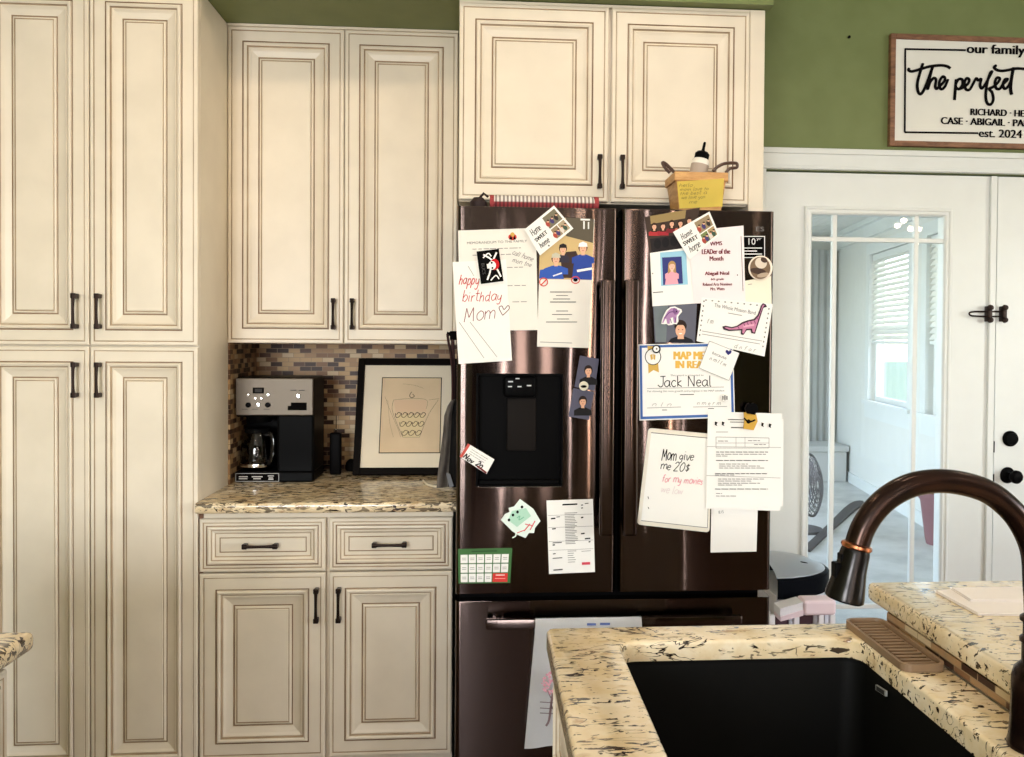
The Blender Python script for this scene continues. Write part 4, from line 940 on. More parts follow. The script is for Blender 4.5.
for (u, v, r, lb, mm, kind) in ((656.3, 349, 4.3, 'tiny white round magnet with a black rim on the certificate seal', PAPERB, 0), (725, 397.8, 4.2, 'tiny black and white striped round magnet on the certificate corner', PAPERB, 1)):
    p = atY(u, v, L(3)); bm = BM(); rr = r*YF/FX; lathe(bm, [(0, 0), (rr, 0), (rr, .003), (rr*.9, .0042), (0, .0043)], tuple(p), (0, -1, 0), 24, 0)
    o = tag(obj('round_magnet', bm, INK if kind == 0 else PAPERB, smooth=True), lb, 'magnet', GM); bm = BM(); y = L(3)-.0045
    if kind == 0:
        elp(bm, u, v, r*.68, r*.68, y, 0); elp(bm, u+.3, v-.2, .8, .9, y-.0001, 1); mats = [PAPERB, GREY]
    else:
        for dx in (-2, 0, 2): rectpx(bm, u+dx-.6, v-2.6+abs(dx)*.3, u+dx+.5, v+2.6-abs(dx)*.3, y, 0)
        mats = [INK]
    o2 = obj('print', bm, mats, o, norm=False); fix_normals(o2)
# small tilted note with heart
q = [(709.5, 341), (739.5, 353), (729, 380.5), (699, 368)]
s = Sheet('heart_note', 'small tilted white card with a blue heart over the certificate', 'card', q, L(4), .0012, PAPERB, GP)
s.part('print', [(GREY, 'text', 'because', qp(q, .45, .33), 15, 3, 22), (LGREY, 'hand', 'n m l l m', qp(q, .2, .6), 4, 22, .5, 18), (GREY, 'line', [qp(q, 0, 0), qp(q, 1, 0), qp(q, 1, 1), qp(q, 0, 1), qp(q, 0, 0)], .4), (C(44, 44, 110), 'poly', [(728.2, 355.2), (725.4, 352), (726, 349.8), (727.8, 350.2), (728.8, 351.4), (730, 350), (731.6, 350.8), (731.2, 353)])])
# whiteboard
q = [(648.5, 428), (712, 434), (709.5, 532.5), (637, 524.5)]
s = Sheet('whiteboard', 'small whiteboard with a handwritten request for twenty dollars', 'whiteboard', q, L(2), .0034, C(226, 220, 206, .35), None, 4)
s.part('board_face', [(mat('dry_erase', (240, 238, 232), .2), 'poly', quad(q, .05, .97, .045, .955)), (GREY, 'line', [qp(q, .05, .045), qp(q, .97, .045)], .7), (GREY, 'line', [qp(q, .05, .955), qp(q, .97, .955)], .5), (GREY, 'line', [qp(q, .97, .045), qp(q, .97, .955)], .5)])
s.part('writing', [(INK, 'hand', 'Mom', (661.5, 460), 11, 1, .9, 15), (INK, 'hand', 'give', (679, 460), 8.5, 1, .8, 15), (INK, 'hand', 'me', (660.5, 469.5), 8, 1, .8, 10.5), (INK, 'hand', '20$', (673.5, 471), 9.5, 1, .8, 17)], lift=.0006)
s.part('writing', [(C(226, 150, 160), 'hand', 'for my movies', (662, 481.5), 7, 4, .8, 41), (C(220, 206, 206), 'hand', 'we low', (661, 492), 7, 6, .7, 22), (INK, 'line', [(648, 496.5), (648.6, 499)], .7), (INK, 'line', [(648, 507), (649, 509)], .7)], lift=.0006)
# stack behind printed letter
s = Sheet('blank_sheet', 'plain white paper hanging below the clipped printed letter', 'paper', [(711.5, 500), (758, 500), (756.5, 551.5), (710.5, 552.5)], L(0), TH, PAPERB, GP)
q = [(712, 416), (783.5, 419), (783, 506), (714, 515)]
s = Sheet('school_letter', 'back sheet of the two clipped letters, with the lower edge showing', 'paper', q, L(3), TH, PAPERB, GP)
s.part('print', [(GREY, 'text', '8:15', (721, 512), 5, 3, -5), (LGREY, 'line', [(716, 508), (740, 506)], .5)])
q = [(708, 411.5), (781.5, 413.5), (780, 511), (706, 508.5)]
s = Sheet('school_letter', 'front printed letter held by a gold clip on the right fridge door', 'paper', q, L(5), TH, PAPERB, GP)
sh = [(GREY, 'line', [(728, 419.5), (752, 420)], .9), (GREY, 'line', [(730, 422), (756, 422.4)], .8), (GREY, 'line', [(731, 427.5), (754, 428)], 1.1), (LGREY, 'line', [(716, 432), (728, 432)], .6),
      (GREY, 'line', [(716, 437), (769, 438)], .4), (GREY, 'line', [(716, 448), (769, 448)], .4), (GREY, 'line', [(716, 437), (716, 448)], .4), (GREY, 'line', [(769, 438), (769, 448)], .4), (LGREY, 'line', [(736, 437), (736, 447)], .4), (LGREY, 'line', [(745, 437), (745, 447)], .4), (LGREY, 'line', [(716, 443), (769, 443)], .4)]
for v, a, b in ((441, 718, 728), (440.6, 748, 760), (444.5, 754, 766), (452, 716, 768), (454.2, 716, 766), (456, 716, 728), (460.4, 716, 768), (464, 719, 748), (466, 719, 760), (468, 719, 765), (473.6, 715, 767), (475, 715, 735), (479, 718, 764), (481, 718, 752), (483.2, 718, 760), (485, 718, 742), (489, 715, 768), (493.5, 716, 722), (496, 716, 736)):
    x = a
    while x < b: e = min(b, x+random.uniform(3, 8)); sh.append((GREY if v in (452, 460.4, 473.6, 489) else LGREY, 'line', [(x, v), (e, v+.1)], .8)); x = e+.8
for u, v in ((716, 424), (723, 424), (762.5, 425), (770, 426)): sh.append((INK, 'poly', [(u-1, v-2.6), (u+1.6, v-1.6), (u+.6, v+.2), (u+1.4, v+2.2), (u-1.2, v+.8)]))
sh += [(LGREY, 'line', [(707, 446.5), (781, 447.5)], .4), (LGREY, 'line', [(706.5, 475.5), (780.5, 478)], .4)]
s.part('print', sh)
cl = thing('paper_clip', 'gold magnetic clip with a black top holding the printed letter', 'clip', atY(749, 416, L(6)), GM)
bm = BM(); pts = [atY(u, v, L(6)) for u, v in ((743.5, 412), (755.5, 414), (757, 421), (753, 430), (743, 428.5), (744, 421))]; slab(bm, pts, (0, -.006, 0)); obj('gold_plate', bm, mat('brass', (214, 170, 70), .4, .4), cl)
bm = BM(); pts = [atY(750.5+6.4*math.cos(t), 408+5.8*math.sin(t)+(1.2 if k % 3 == 0 else 0), L(6)-.002) for k, t in enumerate([i*PI/8 for i in range(16)])]; slab(bm, pts, (0, -.014, 0)); tube(bm, smoothpath([atY(744, 418, YF-.022), atY(749, 422, YF-.03), atY(755, 420, YF-.022)], 4), .0022, 6); obj('grip', bm, BLACKP, cl)
bm = BM(); f = bm.faces.new([bm.verts.new(atY(748.5+2.2*math.cos(t), 421.5+2.2*math.sin(t), L(6)-.0063)) for t in [i*PI/6 for i in range(12)]]); o2 = obj('emblem', bm, INK, cl, norm=False); fix_normals(o2)

# ---- on top of the fridge
bk = thing('splint_basket', 'small wooden splint basket with a yellow paper note on the fridge', 'basket', (0, 0, 0))
YK = 2.395; a = atY(675.5, 173, YK); b = atY(727, 173, YK); c = atY(680, 210, YK); d = atY(722, 210, YK)
bk.location = Vector(((a.x+b.x)/2, YK+.06, fzt)); ORG[bk.name] = bk.location.copy()
zr = a.z; bx0, bx1, tx0, tx1 = c.x, d.x, a.x, b.x; yb0, yb1 = YK+.012, YK+.112; yt0, yt1 = YK, YK+.125; z0 = fzt+.001
def trap(bm, ins, zt):
    lo = [(bx0+ins, yb0+ins, z0+ins*.7), (bx1-ins, yb0+ins, z0+ins*.7), (bx1-ins, yb1-ins, z0+ins*.7), (bx0+ins, yb1-ins, z0+ins*.7)]; hi = [(tx0+ins, yt0+ins, zt), (tx1-ins, yt0+ins, zt), (tx1-ins, yt1-ins, zt), (tx0+ins, yt1-ins, zt)]
    return [bm.verts.new(p) for p in lo], [bm.verts.new(p) for p in hi]
bm = BM(); lo, hi = trap(bm, 0, zr); lo2, hi2 = trap(bm, .004, zr)
for i in range(4):
    j = (i+1) % 4; bm.faces.new((lo[i], lo[j], hi[j], hi[i])); bm.faces.new((lo2[i], hi2[i], hi2[j], lo2[j])); bm.faces.new((hi[i], hi[j], hi2[j], hi2[i]))
bm.faces.new(lo[::-1]); bm.faces.new(lo2); obj('body', bm, BASKETW, bk)
bm = BM(); hz = .021
for ins in (0,):
    o_ = [(tx0-.003, yt0-.003), (tx1+.003, yt0-.003), (tx1+.003, yt1+.003), (tx0-.003, yt1+.003)]; i_ = [(tx0+.006, yt0+.006), (tx1-.006, yt0+.006), (tx1-.006, yt1-.006), (tx0+.006, yt1-.006)]
    V = [[bm.verts.new((x, y, z)) for x, y in L_] for L_, z in ((o_, zr-hz), (o_, zr+.004), (i_, zr+.004), (i_, zr-hz))]
    for k in range(4):
        A, B = V[k], V[(k+1) % 4]
        for i in range(4): bm.faces.new((A[i], A[(i+1) % 4], B[(i+1) % 4], B[i]))
bmesh.ops.bevel(bm, geom=bm.edges[:], offset=.0015, segments=1, affect='EDGES'); obj('rim', bm, BASKETW, bk)
LEATH = mat('dark_leather', (74, 50, 38), .4)
for side, pts in (('l', [(676, 174), (672, 170), (666, 164), (662.5, 162.5), (664.5, 167), (670, 173)]), ('r', [(713, 171), (718, 166.5), (725, 163.5), (734, 163), (737, 164), (736.5, 167.5), (730, 168.5), (726, 172.5)])):
    bm = BM(); P = [atY(u, v, YK+.03) for u, v in pts]; P2 = [p+Vector((0, .07, .0)) for p in P]
    tube(bm, smoothpath(P, 5), .006, 8, True, 0, .8)
    obj('handle', bm, LEATH, bk, smooth=True)
q = [(677, 181.5), (724, 178.5), (722.5, 206.5), (679.5, 208.5)]
bm = BM(); n = 8; G = [[bm.verts.new(atY(*qp(q, i/n, j/n), YK-.006-.003*math.sin(i*1.2+j*.7)*(j/n)+.009*(j/n))) for i in range(n+1)] for j in range(n+1)]
for j in range(n):
    for i in range(n): bm.faces.new((G[j][i], G[j][i+1], G[j+1][i+1], G[j+1][i]))
bmesh.ops.solidify(bm, geom=bm.faces[:], thickness=.0006)
yn = tag(obj('sticky_note', bm, m_paint('yellow_paper', (252, 234, 118), 4, .8), smooth=True), 'yellow handwritten note stuck on the front of the splint basket', 'note')
bm = BM(); y = YK-.0115
for body_, u, v, w in (('hello', 679, 187, 14), ('mom love to', 680, 191, 29), ('the best a', 680, 195, 27), ('we love you', 681.5, 199, 24), ('me', 689, 203.5, 8)): handfaces(bm, body_, u, v, 3.4, -2, .0009, y, 0, w)
o = obj('writing', bm, C(150, 130, 60), yn, norm=False); fix_normals(o)
# glue bottle in basket
gb = thing('glue_bottle', 'white squeeze bottle with a black pointed cap standing in the basket', 'bottle', (0, 0, 0)); YG = YK+.06
p0 = atY(698.5, 172, YG); p1 = atY(701.5, 158, YG); ax = (p1-p0).normalized(); base = p0-ax*((p0.z-(fzt+.012))/ax.z)
gb.location = base; ORG[gb.name] = base.copy(); Lb = (p1-base).length
bm = BM(); lathe(bm, [(0, 0), (.024, 0), (.026, .006), (.026, Lb-.012), (.020, Lb-.002), (.016, Lb)], base, ax); obj('bottle', bm, C(232, 226, 216, .4), gb, smooth=True)
bm = BM(); lathe(bm, [(.0263, Lb-.085), (.0264, Lb-.084), (.0264, Lb-.022), (.0263, Lb-.021)], base, ax, cap=False); obj('paper_label', bm, C(178, 162, 148), gb, smooth=True)
bm = BM(); lathe(bm, [(0, Lb-.006), (.021, Lb-.006), (.0215, Lb+.012), (.016, Lb+.018), (.006, Lb+.020), (.0045, Lb+.026), (.0042, Lb+.044), (.003, Lb+.048), (0, Lb+.049)], base, ax); obj('cap', bm, BLACKP, gb, smooth=True)
# rolled runner on fridge
YR = 2.45; a = atY(494, 200.5, YR); b = atY(594, 201.5, YR); zc = fzt+.022
rr = thing('table_runner_roll', 'long red and grey patterned cloth roll lying on the fridge', 'cloth roll', ((a.x+b.x)/2, YR, fzt))
bm = BM(); pts = [Vector((a.x+(b.x-a.x)*t/40, YR, zc+.001*math.sin(t*2.2))) for t in range(41)]; tube(bm, pts, [.0205+.0012*(i % 2) for i in range(41)], 16)
m = mat('ribbed_runner', (214, 208, 200), .8); t = NT(m); wv = t.n('ShaderNodeTexWave'); wv.inputs['Scale'].default_value = 28; t.l(t.coord(), wv.inputs['Vector'])
sx_ = t.n('ShaderNodeSeparateXYZ'); t.l(t.coord(), sx_.inputs[0]); mr = t.n('ShaderNodeMapRange'); mr.inputs['From Min'].default_value = .020; mr.inputs['From Max'].default_value = .024; t.l(sx_.outputs['Z'], mr.inputs['Value'])
t.l(t.mix(mr.outputs[0], t.mix(wv.outputs['Fac'], (150, 52, 56), (90, 26, 34)), t.mix(wv.outputs['Fac'], (228, 222, 214), (120, 108, 104))), t.b.inputs['Base Color'])
obj('roll', bm, m, rr, smooth=True)
bm = BM()
for x in (a.x-.006, b.x+.006): tube(bm, [(x-.006, YR, zc), (x+.006, YR, zc)], .0215, 14)
obj('end_bands', bm, C(150, 60, 62), rr)
bm = BM(); lathe(bm, [(0, 0), (.020, 0), (.024, .008), (.024, .022), (.014, .034), (0, .036)], (a.x-.045, YR, fzt+.0005)); tube(bm, [(a.x-.045, YR, fzt+.03), (a.x-.03, YR-.01, fzt+.046), (a.x-.018, YR, fzt+.038)], .004, 8)
tag(obj('knobbed_ornament', bm, C(46, 34, 34), smooth=True), 'small dark knobbed object on the fridge at the end of the cloth roll', 'ornament')

# ---- towel over the freezer handle
YT = YF-.058
tl = [(535.5, 624), (642, 621.5), (642, 750), (524.5, 750)]
bm = BM(); nx, nz = 40, 22; rows = []
top = atY(536, 622, YT).z
xa, xb = atY(535.5, 624, YT).x, atY(642, 621.5, YT).x; xa2 = atY(524.5, 750, YT-.02).x
zbot = atY(530, 750, YT-.02).z
def tow(i, j):
    s_ = i/nx
    if j <= 3:   # behind bar
        t = j/3; zz = .52+(.602-.52)*t; yy = YF-.024
        return Vector((xa+(xb-xa)*s_, yy, zz))
    if j <= 6:
        t = (j-3)/3*PI; return Vector((xa+(xb-xa)*s_, YF-.040+.0165*math.cos(t), .606+.0165*math.sin(t)))
    t = (j-6)/(nz-6); zz = .606+(zbot-.606)*t; x0 = xa+(xa2-xa)*t
    return Vector((x0+(xb+.01*t-x0)*s_, YF-.0575-.006*t-.007*math.sin(s_*15+1)*t, zz))
V = [[bm.verts.new(tow(i, j)) for i in range(nx+1)] for j in range(nz+1)]
for j in range(nz):
    for i in range(nx): bm.faces.new((V[j][i], V[j][i+1], V[j+1][i+1], V[j+1][i]))
bmesh.ops.solidify(bm, geom=bm.faces[:], thickness=.002)
tw = tag(obj('dish_towel', bm, m_paint('white_cotton', (236, 234, 232), 3, .9), smooth=True), 'white dish towel with a pink tree print over the freezer handle', 'towel')
bm = BM(); mats = [C(222, 160, 172), C(120, 96, 96), C(92, 104, 160)]; y = YF-.081
random.seed(3)
for i in range(150):
    t = random.uniform(0, 2*PI); r = math.sqrt(random.random()); u = 556+14*r*math.cos(t); v = 684+13*r*math.sin(t)
    if v > 694: continue
    elp(bm, u, v, random.uniform(.6, 1.3), random.uniform(.6, 1.3), y-.00001*i, 0)
def inkline(pts, w, mi):
    ribbon(bm, smoothpath([atY(u, v, y-.0008) for u, v in pts], 4), w, 0, mi)
inkline([(553, 692), (551, 705), (549, 720), (546, 726)], .006, 1); inkline([(553, 700), (556, 690)], .004, 1); inkline([(551, 705), (556, 716), (554, 724)], .004, 1); inkline([(551, 698), (547, 690)], .003, 1)
for v in (702, 708, 713): inkline([(540, v), (558, v+1)], .0022, 1)
o = obj('tree_print', bm, mats, tw, norm=False); fix_normals(o)
bm = BM()
for u0, u1, v in ((587, 596, 624), (600, 610, 623.6)):
    bm.faces.new([bm.verts.new(atY(a_, b_, YF-.0605)) for a_, b_ in ((u0, v-.8), (u1, v-.8), (u1, v+1.5), (u0, v+1.5))])
o = obj('blue_print', bm, C(92, 108, 160), tw, norm=False); fix_normals(o)

# ================================================================== COUNTER ITEMS
# coffee maker
ZC = .9145
cmk = thing('coffee_maker', 'black and steel drip coffee maker on the granite counter', 'coffee maker', (-.71, 2.95, ZC))
cx0, cx1, cyf, cyb = max(-.830, atZ(234.5, 482.5, ZC).x), atZ(313, 482.5, ZC).x, 2.862, 3.055
ztop = atY(270, 377, cyf).z; zpan = atY(270, 415.5, cyf).z
xt = atY(276, 440, cyf).x
bm = BM(); box(bm, cx0, cx1, cyf+.004, cyb, ZC, ZC+.036, .006); obj('base', bm, BLACKP, cmk)
bm = BM(); box(bm, xt, cx1, cyf+.012, cyb, ZC+.030, zpan+.01, .008); obj('water_tank', bm, BLACKP, cmk)
bm = BM(); box(bm, cx0+.002, xt+.01, cyf+.135, cyb, ZC+.030, zpan+.01, .004); obj('back_column', bm, BLACKP, cmk)
bm = BM(); box(bm, cx0+.002, cx1, cyf+.010, cyb, zpan-.006, ztop-.002, .007); lathe(bm, [(0, 0), (.034, 0), (.045, .02), (.045, .03)], ((cx0+xt)/2, cyf+.07, zpan-.028)); obj('head', bm, BLACKP, cmk)
bm = BM(); box(bm, cx0+.004, cx1-.001, cyf, cyf+.012, zpan, ztop-.004, .003); cp = obj('control_panel', bm, STEEL, cmk)
def cpx(x, y): return (220+x/5.05, 340+y/5.05)
bm = BM(); y = cyf-.0006; mats = [BLACKM, C(216, 212, 204, .3), C(50, 50, 52)]
def rp(x0, y0, x1, y1, yy, mi):
    a = cpx(x0, y0); b = cpx(x1, y1); rectpx(bm, a[0], a[1], b[0], b[1], yy, mi)
rp(165, 240, 222, 270, y, 0); rp(176, 246, 212, 264, y-.0003, 2); rp(342, 333, 438, 355, y, 0); rp(358, 316, 438, 335, y, 0); rp(355, 252, 385, 256, y, 2); rp(398, 252, 428, 256, y, 2)
rp(322, 196, 326, 372, y, 2) if False else None
for x0 in (110, 160, 220): rp(x0, 348, x0+30, 351, y, 2)
o = obj('display', bm, mats, cp, norm=False); fix_normals(o)
for (x, yy, r, mm) in ((142, 277, 9, CHROME), (242, 277, 9, CHROME), (178, 295, 7, CHROME), (208, 295, 7, CHROME), (143, 328, 13, BLACKP), (192, 328, 12, CHROME), (242, 328, 13, BLACKP), (396, 284, 11, CHROME)):
    p = atY(*cpx(x, yy), cyf); r_ = r/5.05*cyf/FX; bm = BM(); lathe(bm, [(0, 0), (r_, 0), (r_, .005), (r_*.8, .007), (0, .0072)], (p.x, cyf+.001, p.z), (0, -1, 0), 16); obj('knob', bm, mm, cp, smooth=True)
bm = BM(); y = cyf+.0032; a_ = cpx(78, 673); b_ = cpx(298, 715)
mats = [C(200, 200, 200), BLACKM]
rectpx(bm, a_[0], a_[1], b_[0], b_[1], y, 0); rectpx(bm, a_[0]+.5, a_[1]+.5, b_[0]-.5, b_[1]-.5, y-.0002, 1)
for x0, x1, v0 in ((95, 140, 688), (95, 138, 698), (160, 215, 688), (168, 206, 698), (242, 272, 684), (246, 268, 694), (244, 270, 701)):
    a_ = cpx(x0, v0); b_ = cpx(x1, v0+5); rectpx(bm, a_[0], a_[1], b_[0], b_[1], y-.0004, 0)
o = obj('badge', bm, mats, cmk, norm=False); fix_normals(o)
# carafe
ccx = (atY(241, 440, cyf+.06).x+atY(273, 440, cyf+.06).x)/2; ccy = cyf+.068; zb = ZC+.0365
cf = thing('coffee_carafe', 'glass coffee pot with a steel band under the coffee maker head', 'coffee pot', (ccx, ccy, zb))
bm = BM(); lathe(bm, [(0, 0), (.046, 0), (.054, .012), (.057, .04), (.054, .085), (.043, .118), (.040, .125), (.038, .125), (.041, .116), (.052, .084), (.055, .04), (.052, .013), (.045, .003), (0, .003)], (ccx, ccy, zb), seg=36); obj('jug', bm, SMOKE, cf, smooth=True)
bm = BM(); lathe(bm, [(0, .0035), (.044, .0035), (.051, .014), (.0535, .03), (0, .031)], (ccx, ccy, zb), seg=36); obj('coffee', bm, C(30, 18, 12, .1), cf, smooth=True)
bm = BM(); lathe(bm, [(.0545, .010), (.0590, .012), (.0598, .018), (.0590, .0225), (.0570, .023)], (ccx, ccy, zb), seg=36, cap=False); obj('steel_band', bm, CHROME, cf, smooth=True)
bm = BM(); lathe(bm, [(0, .125), (.041, .125), (.043, .128), (.041, .138), (.02, .143), (0, .143)], (ccx, ccy, zb), seg=36); obj('lid', bm, BLACKP, cf, smooth=True)
bm = BM(); dx = Vector((.80, -.60, 0)).normalized(); P0 = Vector((ccx, ccy, zb))
tube(bm, smoothpath([P0+dx*.040+Vector((0, 0, .120)), P0+dx*.066+Vector((0, 0, .122)), P0+dx*.076+Vector((0, 0, .100)), P0+dx*.074+Vector((0, 0, .05)), P0+dx*.056+Vector((0, 0, .022))], 5), .006, 10, flat=1.5); obj('handle', bm, mat('gloss_black', (12, 12, 12), .12), cf, smooth=True)
# handheld device
p = atZ(335, 475, ZC); dv = thing('handheld_radio', 'slim black handheld radio standing right of the coffee maker', 'radio', (p.x, p.y+.012, ZC))
h = atY(335, 433, p.y).z-ZC; bm = BM(); box(bm, p.x-.020, p.x+.020, p.y, p.y+.026, ZC, ZC+h, .007, 3); obj('body', bm, mat('satin_black', (12, 11, 12), .4, 0, **SP), dv, smooth=True)
bm = BM(); tube(bm, [(p.x+.001, p.y+.013, ZC+h-.002), (p.x+.0015, p.y+.014, ZC+h+.06)], .0013, 6); obj('antenna', bm, BLACKM, dv)
bm = BM(); pts = [Vector((p.x-.001+.006*math.cos(t), p.y+.010, ZC+h+.004+.008*math.sin(t))) for t in [i*PI/8 for i in range(9)]]; tube(bm, pts, .0015, 6); obj('loop', bm, CHROME, dv, smooth=True)
bm = BM(); pts = smoothpath([(p.x-.021, p.y+.012, ZC+.03), (p.x-.035, p.y+.016, ZC+.032), (p.x-.05, p.y+.03, ZC+.012), (p.x-.046, 3.10, ZC+.004)], 6); tube(bm, pts, .002, 6); obj('cord', bm, BLACKM, dv, smooth=True)
# round plug beside frame
p = atZ(349, 473, ZC); bm = BM(); lathe(bm, [(0, 0), (.022, 0), (.026, .008), (.024, .030), (.012, .042), (0, .043)], (p.x+.004, p.y+.055, ZC), seg=20)
tag(obj('charging_puck', bm, BLACKM, smooth=True), 'small round black puck tucked behind the picture frame corner', 'charger')
# picture frame, leaning
pf_x0, pf_x1 = atZ(351.5, 477, ZC).x, -.0855
yb_, yt_ = 2.985, 3.128; zt_ = atY(400, 358, yt_-.01).z
lean = math.atan2(yt_-yb_, zt_-ZC); Hf = (zt_-ZC)/math.cos(lean)
pf = thing('picture_frame', 'black framed line drawing of a ruffled top leaning on the tiles', 'picture', (0, 0, 0)); pf.location = Vector(((pf_x0+pf_x1)/2, yb_, ZC+.0065)); ORG[pf.name] = pf.location.copy()
TM = Matrix.Translation((0, yb_, ZC+.0065)) @ Matrix.Rotation(-lean, 4, 'X')
def lbox(bm, x0, x1, y0, y1, z0, z1, bev=0, mi=0):
    b = bmesh.new(); box(b, x0, x1, y0, y1, z0, z1, bev); merge(bm, b, mi, TM)
fw_ = .024; bm = BM(); Hf -= .008
lbox(bm, pf_x0, pf_x0+fw_, 0, .02, 0, Hf, .002); lbox(bm, pf_x1-fw_, pf_x1, 0, .02, 0, Hf, .002); lbox(bm, pf_x0+fw_, pf_x1-fw_, 0, .02, 0, fw_, .002); lbox(bm, pf_x0+fw_, pf_x1-fw_, 0, .02, Hf-fw_, Hf, .002); lbox(bm, pf_x0+.003, pf_x1-.003, .017, .021, .003, Hf-.003)
obj('frame', bm, mat('frame_black', (20, 17, 16), .45, 0, **SP), pf)
bm = BM(); lbox(bm, pf_x0+fw_-.001, pf_x1-fw_+.001, .012, .016, fw_-.001, Hf-fw_+.001); obj('mat_board', bm, m_paint('mat_board', (238, 226, 204), 2, .8), pf)
ix0, ix1, iz0, iz1 = pf_x0+.090, pf_x1-.072, .080, Hf-.073
bm = BM(); lbox(bm, ix0-.003, ix1+.003, .0112, .0122, iz0-.003, iz1+.003, 0, 0); lbox(bm, ix0, ix1, .0108, .0114, iz0, iz1, 0, 1)
dp = obj('drawing', bm, [INK, m_paint('tan_sketch_paper', (226, 202, 168), 6, .8)], pf)
bm = BM()
def fr(s_, t_, y=.0102): return TM @ Vector((ix0+(ix1-ix0)*s_, y, iz0+(iz1-iz0)*(1-t_)))
def sk(pts, w=.0016):
    P = smoothpath([fr(*p_) for p_ in pts], 5); ribbon(bm, P, w, 0)
for k, (a, b, t) in enumerate(((.24, .76, .5), (.32, .74, .62), (.36, .70, .74))):
    n = 5-k
    for i in range(n):
        c0 = a+(b-a)*i/n; c1 = a+(b-a)*(i+1)/n; mdd = (c0+c1)/2
        sk([(c0, t-.02), (c0+.01, t+.03), (mdd, t+.035), (c1-.01, t-.01), (mdd, t-.03), (c0+.02, t+.0)], .0026)
sk([(.50, .19), (.47, .24), (.5, .27), (.55, .25), (.52, .22)], .0024)
sk([(.2, .3), (.18, .42), (.26, .6), (.38, .8)], .0010); sk([(.8, .3), (.98, .28)], .0008); sk([(.96, .3), (.8, .5), (.66, .8)], .0010); sk([(.05, .25), (.15, .45), (.3, .7), (.34, .8)], .0007); sk([(.2, .3), (.5, .28), (.76, .3), (.76, .42)], .0008); sk([(.38, .8), (.66, .8)], .0008); sk([(.35, .08), (.55, .1), (.7, .14)], .0006); sk([(.1, .3), (.15, .6), (.22, .8)], .0006)
o = obj('sketch_lines', bm, C(84, 66, 52), dp, norm=False); fix_normals(o)
bm = BM(); f = bm.faces.new([bm.verts.new(fr(*p_, .0104)) for p_ in ((.2, .3), (.76, .3), (.76, .46), (.24, .46))]); o = obj('colour_wash', bm, C(226, 196, 164), dp, norm=False); fix_normals(o)
bm = BM(); f = bm.faces.new([bm.verts.new(fr(*p_, .0104)) for p_ in ((.26, .5), (.74, .5), (.66, .8), (.38, .8))]); o = obj('colour_wash', bm, C(226, 206, 164), dp, norm=False); fix_normals(o)
# hanging cloth bag on the side of the fridge
YBG = 2.70; hb = thing('cloth_bag', 'dark grey cloth bag hanging between the counter and the fridge', 'bag', (-.115, YBG, ZC))
edge = [(399, 452), (406, 447.5), (416, 444), (432, 443), (448, 441), (463, 439), (476, 437.5), (488, 436.5)]
bm = BM(); rows = []
for v, u in edge:
    p = atY(u, v, YBG); w = -.083-p.x; row = []
    for i in range(25):
        s_ = i/24; row.append(bm.verts.new((p.x+w*s_, YBG+.010*math.sin(s_*9+v*.02)*(0.3+s_)+.02*s_*(v-399)/90, max(p.z, ZC+.006))))
    rows.append(row)
for A, B in zip(rows, rows[1:]):
    for i in range(24): bm.faces.new((A[i], A[i+1], B[i+1], B[i])).material_index = 0 if i < 13 else 1
bmesh.ops.solidify(bm, geom=bm.faces[:], thickness=.003)
obj('pouch', bm, [FABG, FABK], hb, smooth=True)
bm = BM(); pts = smoothpath([atY(u, v, YBG) for u, v in ((452.5, 400), (452.6, 385), (452.2, 370), (451, 356), (449, 345), (447.3, 334))], 5); tube(bm, pts, [.008]*len(pts), 8, flat=.5); pts = smoothpath([atY(u, v, YBG+.01) for u, v in ((453.5, 400), (453.6, 380), (453, 352), (452.5, 338))], 5); tube(bm, pts, .006, 8); obj('strap', bm, mat('maroon_strap', (58, 30, 30), .8), hb, smooth=True)
bm = BM(); box(bm, -.110, -.0765, YBG+.004, YBG+.020, atY(448, 340, YBG).z, atY(448, 331, YBG).z, .003); lathe(bm, [(.006, 0), (.006, .01), (.009, .011), (0, .014)], (-.107, YBG+.012, atY(448, 334, YBG).z), (-1, 0, 0), 10); obj('hook', bm, BLACKM, hb)
bm = BM(); pts = [atY(u, v, YBG-.016) for u, v in ((446, 473), (450, 474), (453.8, 486), (449.5, 488))]; slab(bm, pts, (0, .002, 0)); obj('tag', bm, C(120, 122, 128), hb)
# white cord
bm = BM(); pts = smoothpath([atZ(u, v, ZC+.004) for u, v in ((423, 480.5), (426.5, 484), (432, 486), (438, 486.6))], 6); tube(bm, pts, .0032, 8)
tag(obj('white_cord', bm, C(240, 230, 208), smooth=True), 'short end of white cord lying on the counter beside the cloth bag', 'cord')

# ================================================================== WALL SIGN
ys = YW-.022
sx0, sx1 = atY(890.5, 90, ys).x, 2.470; sz0, sz1 = atY(891, 145.6, ys).z, atY(891, 33, ys).z
sg = thing('wall_sign', 'wood framed white family sign on the green wall above the doors', 'sign', ((sx0+sx1)/2, YW, sz0))
bm = BM(); fw_ = .0205
for x0, x1, z0, z1 in ((sx0, sx0+fw_, sz0, sz1), (sx1-fw_, sx1, sz0, sz1), (sx0+fw_, sx1-fw_, sz0, sz0+fw_), (sx0+fw_, sx1-fw_, sz1-fw_, sz1)): box(bm, x0, x1, ys, YW-.0005, z0, z1, .0015, 1)
obj('frame', bm, SIGNWOOD, sg)
yb2 = ys+.007
bm = BM(); box(bm, sx0+fw_-.001, sx1-fw_+.001, yb2, YW-.001, sz0+fw_-.001, sz1-fw_+.001); obj('board', bm, m_paint('sign_white', (232, 230, 220), 2, .5), sg)
def SX(x, y): return (880+x/5.41, 20+y/5.41)
class FL:  # lettering standing a little proud of the board
    pass
yl = yb2-.003
bm = BM()
